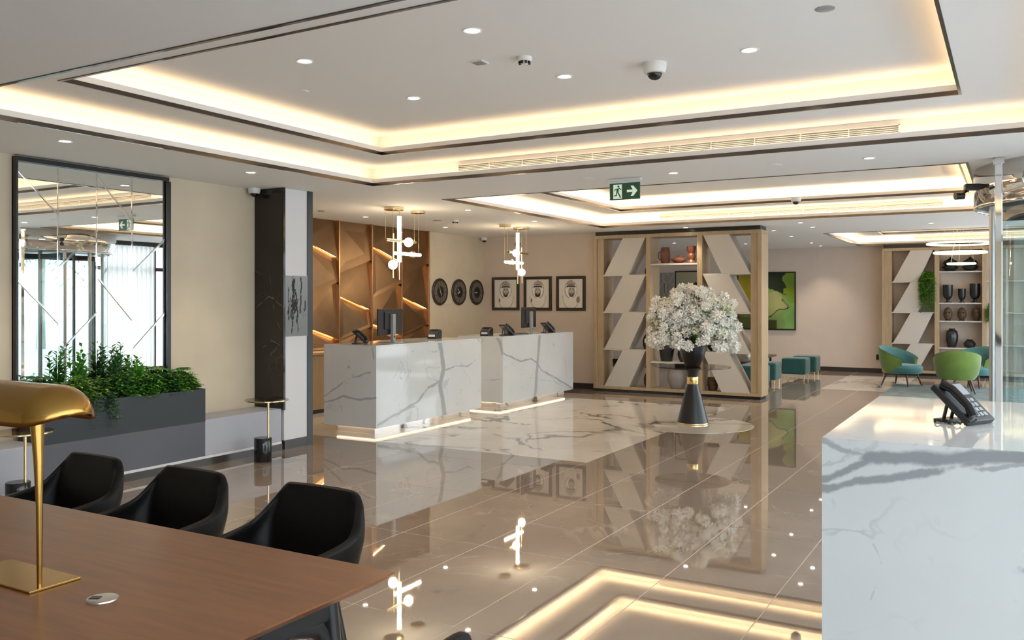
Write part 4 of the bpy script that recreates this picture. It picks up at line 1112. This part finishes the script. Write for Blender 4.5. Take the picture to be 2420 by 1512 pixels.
for x, lb in ((-1.22, 'carved tribal mask with light streaks on the far shelf beside the upright'), (-.95, 'dark carved tribal mask, middle one on the far shelf'), (-.68, 'brown carved tribal mask on the far shelf under the tallest goblet')):
    m = thing('carved_mask', lb, 'mask', (x, Y2, 1.214), 0, 'carved masks on the far shelf')
    MB().sphere((0, 0, .145), .145, 20, 14, sx=.62, sy=.5).build('head', 'carved', m, smooth=True)
    MB().box(-.012, .012, -.09, -.06, .09, .17).build('nose', 'carved', m, bevel=.004)
    MB().sphere((-.035, -.06, .175), .018, 10, 8).sphere((.035, -.06, .175), .018, 10, 8).build('eyes', 'black', m)
    MB().lathe([(.06, 0), (.065, .012), (.04, .03)], 20).build('stand', 'base_dark', m)
pot('fluted_vase', 'tall dark green fluted vase on the far bookcase low shelf', 'vase', (-1.14, Y2, .634), [(.07, 0), (.08, .01), (.115, .16), (.12, .26), (.10, .35), (.07, .38), (.055, .39), (.06, .41), (.05, .40)], 'ceramic_dark', .03, 16)
pot('low_vase', 'small dark round vase on the far bookcase low shelf', 'vase', (-.80, Y2, .634), [(.07, 0), (.11, .04), (.12, .09), (.09, .14), (.06, .16), (.065, .18), (.05, .17)], 'ceramic_dark')
def trailing(x, zs, h_up, h_dn, x0, x1, slope, label):
    """a plant standing on the shelf at height zs, draping over the bookcase front (y = 20.98)"""
    y = 21.10; p = thing('hanging_plant', label, 'plant', (x, y, zs)); st = MB(); lf = MB(); rn = random.Random(int(abs(x)*100))
    MB().lathe([(.035, 0), (.05, .07), (.045, .07), (.03, .01)], 16).build('pot', 'ceramic_dark', p, smooth=True)
    for i in range(72):
        a = rn.uniform(x0, x1); up = rn.uniform(.3, 1)*h_up; b = 20.965-rn.uniform(0, .05); dn = h_dn*rn.uniform(.35, 1) if i % 4 else -.02
        pts = [Vector((x, y, zs+.06)), Vector(((x+a)/2, y-.06, zs+up)), Vector((a, b, zs+.05))]+([Vector((a+rn.uniform(-.02, .02), b, zs-dn))] if dn > 0 else [])
        st.tube([q-Vector((x, y, zs)) for q in pts], .002, 4)
        n = 24 if dn > 0 else 8
        for q in range(n):
            u = (q/(n-1))**.55*(len(pts)-1); k = min(int(u), len(pts)-2); c = rn.uniform(0, 6.3)
            leaf(lf, pts[k].lerp(pts[k+1], u-k)-Vector((x, y, zs)), Vector((math.cos(c), math.sin(c)-.4, .2)), Vector((0, 0, 1)), .07, .052, rn.randrange(3), .3)
    def keep(v):
        a, b, c = v[0]+x, v[1]+y, v[2]+zs
        if b > 20.972 and c < zs+.004: b = 20.972 if c < zs-.03 else b; c = max(c, zs+.004) if b > 20.973 else c
        if b > 20.972: a = min(max(a, x0+slope*max(0, c-zs)), x1)
        return (a-x, b-y, c-zs)
    st.v = [keep(v) for v in st.v]; lf.v = [keep(v) for v in lf.v]
    st.build('stem', 'stem', p); lf.build('foliage', ['leaf_bright', 'leaf_mid', 'leaf_lime'], p, fix=False)
trailing(-1.60, 2.072, .24, .68, -1.76, -1.478, .44, 'leafy green plant hanging over the slanted panels of the far bookcase')
trailing(-.38, 1.397, .22, .24, -.472, -.27, 0, 'leafy green plant trailing in the last bay of the far bookcase')

# ================================================================== LOUNGE
rn = random.Random(3)
def fgreen(u, v):
    n = math.sin(u*9+v*3)+math.sin(v*11-u*4)*.6+rn.uniform(-.25, .25)
    wv = .05*math.sin(v*8+u*5)+.03*math.sin(v*19)
    c = (.17, .27, .08)
    if u < .38: c = (.34, .27, .02) if v > .35 else (.10, .10, .03)
    if u > .86+wv: c = (.16, .27, .03) if v > .45 else (.17, .33, .09)
    if v > .62+wv*1.5 and .42 < u < .87+wv: c = (.012, .022, .010)
    if .62 < v < .72 and u > .80: c = (.20, .28, .01)
    u2 = u+.05*math.sin(v*12)+.03*math.sin(v*29+u*7); v2 = v+.05*math.sin(u*15)
    d = ((u2-.56)/.25)**2+((v2-.47)/.21)**2
    if d < 1: c = (.30, .31, .13)
    if .95 < d < 1.14 and v < .52: c = (.012, .016, .008)
    if v < .20+wv and u < .70: c = (.05, .06, .015)
    k = 1+.22*n; return tuple(max(.005, q*k) for q in c)
gp = thing('abstract_painting', 'large green and black abstract canvas on the far lounge wall', 'picture', (-5.18, 21.398, 1.64))
MB().box(-.70, .70, -.04, 0, -.70, .70).build('frame', 'black', gp, bevel=.004)
picture('canvas', 1.34, 1.34, 60, 60, fgreen, gp, (0, -.042, 0), mat='paint')
def fgeo(u, v):
    cell = (int(u*3)+int(v*3)) % 3; t_ = (u+v, u-v, u*1.6)[cell]
    return (.62, .58, .52) if (t_*26) % 1 < .45 else (.02, .02, .02)
g1 = thing('geometric_print', 'black and white striped geometric print seen through the divider', 'picture', (-7.70, 21.398, 1.98))
MB().box(-.20, .20, -.03, 0, -.40, .40).build('frame', 'plastic_white', g1); picture('print', .38, .78, 60, 90, fgeo, g1, (0, -.032, 0))
def fhill(u, v):
    return (.02, .018, .016) if v < .25+.55*u+.05*math.sin(u*9) and u < .8 or v < .7 and u >= .8 else (.40, .36, .24)
g2 = thing('landscape_print', 'framed print of a dark slope under a pale sky seen through the divider', 'picture', (-7.12, 21.398, 1.95))
MB().box(-.36, .36, -.035, 0, -.45, .45).build('frame', 'black', g2); picture('print', .66, .84, 50, 60, fhill, g2, (0, -.037, 0))
M['velvet_teal'] = pbr('teal_velvet', (.008, .075, .075), .75, noise=.12, nscale=6); M['velvet_teal'].node_tree.nodes['Principled BSDF'].inputs['Sheen Weight'].default_value = .3
M['velvet_green'] = pbr('green_velvet', (.12, .20, .028), .8, noise=.15, nscale=5); M['velvet_green'].node_tree.nodes['Principled BSDF'].inputs['Sheen Weight'].default_value = .35
M['velvet_blue'] = pbr('blue_green_velvet', (.05, .165, .165), .8, noise=.12, nscale=5); M['velvet_blue'].node_tree.nodes['Principled BSDF'].inputs['Sheen Weight'].default_value = .3
M['leg_wood'] = pbr('dark_leg_wood', (.07, .03, .018), .4)
def pouf(x, y, label, s=.25, first=[None]):
    if first[0]: return copy_thing(first[0], (x, y, 0), 0, label)
    p = thing('pouf', label, 'pouf', (x, y, 0), 0, 'teal poufs'); first[0] = p
    MB().box(-.25, .25, -.25, .25, .10, .44).build('cushion', 'velvet_teal', p, bevel=.035)
    for a in (-1, 1):
        for b in (-1, 1): MB().tube([(a*.205, b*.205, .12), (a*.205, b*.205, 0)], .008, 8).build('leg', 'brass', p)
    return p
for x, y, lb in ((-4.22, 16.45, 'teal velvet pouf on brass legs nearest the divider bookcase'), (-4.22, 17.40, 'teal velvet pouf on brass legs between the divider and the dark table'), (-3.98, 19.0, 'teal velvet pouf on brass legs at the dark table end'), (-3.93, 19.85, 'teal velvet pouf on brass legs nearest the far wall')): pouf(x, y, lb)
lt = thing('low_table', 'low dark table beside the teal poufs', 'table', (-5.07, 18.3, 0))
MB().box(-.55, .55, -1.3, 1.3, .42, .46).build('top', 'base_dark', lt, bevel=.004)
for a in (-.45, .45):
    for b in (-1.15, 1.15): MB().box(a-.02, a+.02, b-.02, b+.02, 0, .42).build('leg', 'black', lt)
sv = thing('bud_vase', 'small glass vase with white blossoms on the low dark table', 'vase', (-4.78, 18.2, .46))
MB().lathe([(.035, 0), (.05, .04), (.03, .12), (.035, .13)], 20).build('glass', 'plastic_white', sv, smooth=True)
for q in range(7):
    o = protos[1].copy(); C.objects.link(o); o.parent = sv; o.name = 'blossom'; a = q*.9; o.location = (.07*math.cos(a), .07*math.sin(a), .19+.03*(q % 3)); o.scale = (.75, .75, .75)
# velvet armchairs
def tub_chair(loc, rz, label, first=[None]):
    if first[0]: return copy_thing(first[0], loc, rz, label)
    c = thing('tub_chair', label, 'armchair', loc, rz, 'velvet tub chairs'); first[0] = c
    n = 40; out = []; inn = []
    for i in range(n+1):
        a = R(-125)+R(250)*i/n; q = abs(a)/R(125)
        top = .77-.24*q**1.7; ro, ri = .39, .33
        sx, sy = math.sin(a), math.cos(a)
        ro2 = ro*(1-.05*q)
        out.append([(sx*ro2*f, sy*ro2*f*.95, z) for f, z in ((.72, .24), (.90, .33), (1.0, .50), (1.03, top-.03), (.99, top))])
        inn.append([(sx*ri*f, sy*ri*f*.95, z) for f, z in ((1.18, top), (1.06, top-.02), (.98, .5), (.90, .36), (.80, .30))])
    MB().grid(out).build('outer_shell', 'velvet_green', c, smooth=R(60)); MB().grid(inn).build('inner_shell', 'velvet_blue', c, smooth=R(60))
    for k in (0, n):
        V = out[k]+inn[k]; MB().add(V, [tuple(range(len(V)))]).build('arm_end', 'velvet_green', c)
    MB().lathe([(.20, .24), (.29, .245), (.33, .29), (.335, .36), (.30, .41), (.15, .425), (0, .427)], 40, (0, -.09, 0)).build('seat', 'velvet_blue', c, smooth=True)
    for sx in (-1, 1):
        for sy in (-1, 1): MB().tube([(sx*.19, sy*.19-.04, .26), (sx*.27, sy*.27-.04, 0)], [.022, .012], 10).build('leg', 'leg_wood', c, smooth=True)
    return c
tub_chair((-1.90, 18.42, 0), R(68), 'velvet tub chair, green outside and blue inside, beside the lounge wall')
tub_chair((-.86, 17.45, .005), R(188), 'velvet tub chair showing its round green back')
tub_chair((-.62, 18.75, 0), R(-28), 'velvet tub chair showing its blue inner back, facing the green back')
rug = tag(MB().box(-1.22, 1.22, -1.3, 1.3, 0, .006).build('rug', 'bench', None, (-.78, 17.42, 0), bevel=.003), 'grey blue rug under the velvet tub chairs', 'rug')
M['rug'] = pbr('rug_wool', (.17, .21, .215), .95, noise=.25, nscale=5, bump=.4, bscale=200); rug.data.materials[0] = M['rug']
# ring lamp
rl = thing('ring_chandelier', 'three glowing gold rings hanging over the velvet tub chairs', 'chandelier', (-.80, 17.22, 3.098))
def torus(mb, R0, r, z, n=72, m=8, cx_=0):
    P = []
    for i in range(n+1):
        t_ = 2*PI*i/n; P.append([((R0+r*math.cos(2*PI*j/m))*math.cos(t_)+cx_, (R0+r*math.cos(2*PI*j/m))*math.sin(t_), z+r*1.3*math.sin(2*PI*j/m)) for j in range(m)])
    mb.grid(P, 0, True)
for R0, z, cx_ in ((.53, -.445, 0), (.42, -.605, 0), (.22, -.80, .02)):
    mb = MB(); torus(mb, R0, .013, z, cx_=cx_); mb.build('glowing_ring', 'ringled', rl, smooth=True)
    wv = MB()
    for j in range(3):
        a = j*2*PI/3+z*3; wv.tube([(cx_+math.cos(a)*.03, math.sin(a)*.03, -.02), (cx_+math.cos(a)*R0, math.sin(a)*R0, z)], .002, 5)
    wv.build('wire', 'brass_pale', rl)
MB().lathe([(.07, -.03), (.075, -.025), (.075, 0)], 32).build('canopy', 'brass_pale', rl, smooth=True)
sk = tag(MB().box(-.04, .04, -.012, 0, -.06, .06).build('power_socket', 'black', None, (-2.66, 21.398, .36)), 'small black socket on the far wall beside the tub chair', 'socket')

# ================================================================== REVOLVING DOOR
DC = (.97, 9.70)
rd = thing('revolving_door', 'revolving glass door with a chrome drum canopy and steel posts', 'door', (*DC, 0))
def arc(r, a0, a1, n): return [(r*math.cos(R(a0+(a1-a0)*i/n)), r*math.sin(R(a0+(a1-a0)*i/n))) for i in range(n+1)]
def shell_arc(r, a0, a1, z0, z1, n=48):
    mb = MB(); mb.grid([[(x, y, z0), (x, y, z1)] for x, y in arc(r, a0, a1, n)]); return mb
shell_arc(1.30, 0, 360, 2.55, 2.898, 96).build('canopy_drum', 'chrome', rd, smooth=R(60), solid=.004, fix=False)
MB().lathe([(1.298, 2.548), (1.298, 2.552), (.0, 2.552)], 96).build('canopy_soffit', 'alu', rd)
mb = MB(); torus(mb, 1.285, .018, 2.545, 96, 8); mb.build('canopy_ring', 'chrome', rd, smooth=True)
for a0, a1 in ((100, 168), (192, 262), (-78, -12), (12, 80)):
    shell_arc(1.16, a0, a1, .06, 2.53, 24).build('curved_pane', 'door_glass', rd, smooth=R(60), fix=False)
for a in (100, 168, 192, 262, -78, -12, 12, 80):
    x, y = 1.16*math.cos(R(a)), 1.16*math.sin(R(a))
    MB().tube([(x, y, 0), (x, y, 2.545)], .03, 14).build('post', 'steel' if a not in (262, 80) else 'alu', rd, smooth=True)
for a in (2, 92, 182, 272):
    x, y = math.cos(R(a)), math.sin(R(a))
    T = Matrix.Rotation(R(a), 4, 'Z')
    MB().box(.05, 1.08, -.005, .005, .10, 2.42, T=T).build('wing_pane', 'door_glass', rd)
    MB().box(.05, 1.10, -.02, .02, 0.02, .10, T=T).box(.05, 1.10, -.02, .02, 2.42, 2.52, T=T).box(1.07, 1.11, -.02, .02, .10, 2.42, T=T).build('wing_frame', 'alu', rd)
MB().tube([(0, 0, 0), (0, 0, 2.545)], .045, 16).build('centre_shaft', 'steel', rd, smooth=True)
MB().lathe([(1.18, 0), (1.18, .004)], 64).build('floor_mat', 'base_dark', rd)
# steel column beside the door, in front of the drum
cl = thing('steel_column', 'slim square steel column beside the revolving door canopy', 'column', (-.105, 8.72, 0))
MB().box(-.03, .03, -.03, .03, 0, 2.898).build('shaft', 'chrome', cl, bevel=.006)
MB().box(-.045, .045, -.045, .045, 2.84, 2.885).build('collar', 'chrome', cl, bevel=.006)
# sensors on the canopy
sn = thing('door_sensor', 'black motion sensor box fixed to the chrome canopy', 'sensor', (-.30, 9.30, 2.72))
MB().box(-.10, .10, -.035, .035, -.03, .03).build('body', 'black', sn, bevel=.008, rot=(0, 0, .35)); MB().tube([(-.10, -.05, -.08), (-.17, -.09, -.085)], .035, 14).build('eye', 'black', sn)
MB().tube([(-.06, -.02, -.02), (-.12, -.06, -.075)], .012, 8).build('arm', 'black', sn)
# curtain at the facade
cu = MB(); P = []
for i in range(121):
    y = 11.15+1.25*i/120; P.append([(1.22+.035*math.sin(i*.55)+.012*math.sin(i*1.7), y, z) for z in (.02, 1.4, 2.80)])
M['sheer'] = pbr('sheer_fabric', (.80, .80, .79), .9, spec=.1); 
_nt = M['sheer'].node_tree; _tr = _nt.nodes.new('ShaderNodeBsdfTranslucent'); _tr.inputs['Color'].default_value = (.85, .85, .84, 1)
_mx = _nt.nodes.new('ShaderNodeMixShader'); _mx.inputs[0].default_value = .6
_nt.links.new(_nt.nodes['Principled BSDF'].outputs[0], _mx.inputs[1]); _nt.links.new(_tr.outputs[0], _mx.inputs[2]); _nt.links.new(_mx.outputs[0], _nt.nodes['Material Output'].inputs[0])
tag(cu.grid(P).build('curtain', 'sheer', None, smooth=R(80), fix=False), 'white gathered curtain hung at the street windows beside the revolving door', 'curtain')
# phone on the counter
phone(-.17, 4.40, R(62), 'black desk phone on a stand on the marble counter')
# palms outdoors, seen in the mirror
def palm(x, y, h_, label):
    p = thing('palm_tree', label, 'tree', (x, y, -.12)); M.setdefault('bark', pbr('palm_bark', (.20, .16, .12), .9, noise=.3, nscale=6))
    MB().tube([(0, 0, 0), (.05, .03, h_*.5), (0, .06, h_)], [.16, .12, .10], 12).build('trunk', 'bark', p, smooth=True)
    fz = MB()
    for i in range(18):
        a = i*2.4; up = .9-.08*i
        for s_ in range(9):
            u = s_/8; r_ = 1.7*u; c = Vector((math.cos(a)*r_, math.sin(a)*r_, h_+up*u*1.4-1.3*u*u))
            for sd in (-1, 1):
                d = Vector((math.cos(a)*.5-sd*math.sin(a), math.sin(a)*.5+sd*math.cos(a), -.4)); leaf(fz, c, d, Vector((0, 0, 1)), .5*(1-.5*u), .06, 0, .2)
    fz.build('fronds', ['leaf_dark'], p, fix=False)
palm(16, 19, 3.6, 'palm tree standing beyond the street windows'); palm(14, 27, 3.2, 'shorter palm tree beyond the street windows')

# many tiny pieces joined in one part: leaves, keys, slats too small to pick apart
for o in bpy.data.objects:
    if o.parent and o.name.split('.')[0] in ('foliage', 'leaf', 'fronds', 'stem', 'keys', 'keypad', 'divider', 'vent_fin', 'louvre', 'rib', 'wire') and len(o.data.polygons) > 30 and o.parent.name.split('.')[0] != 'desk_lamp':
        o['kind'] = 'stuff'
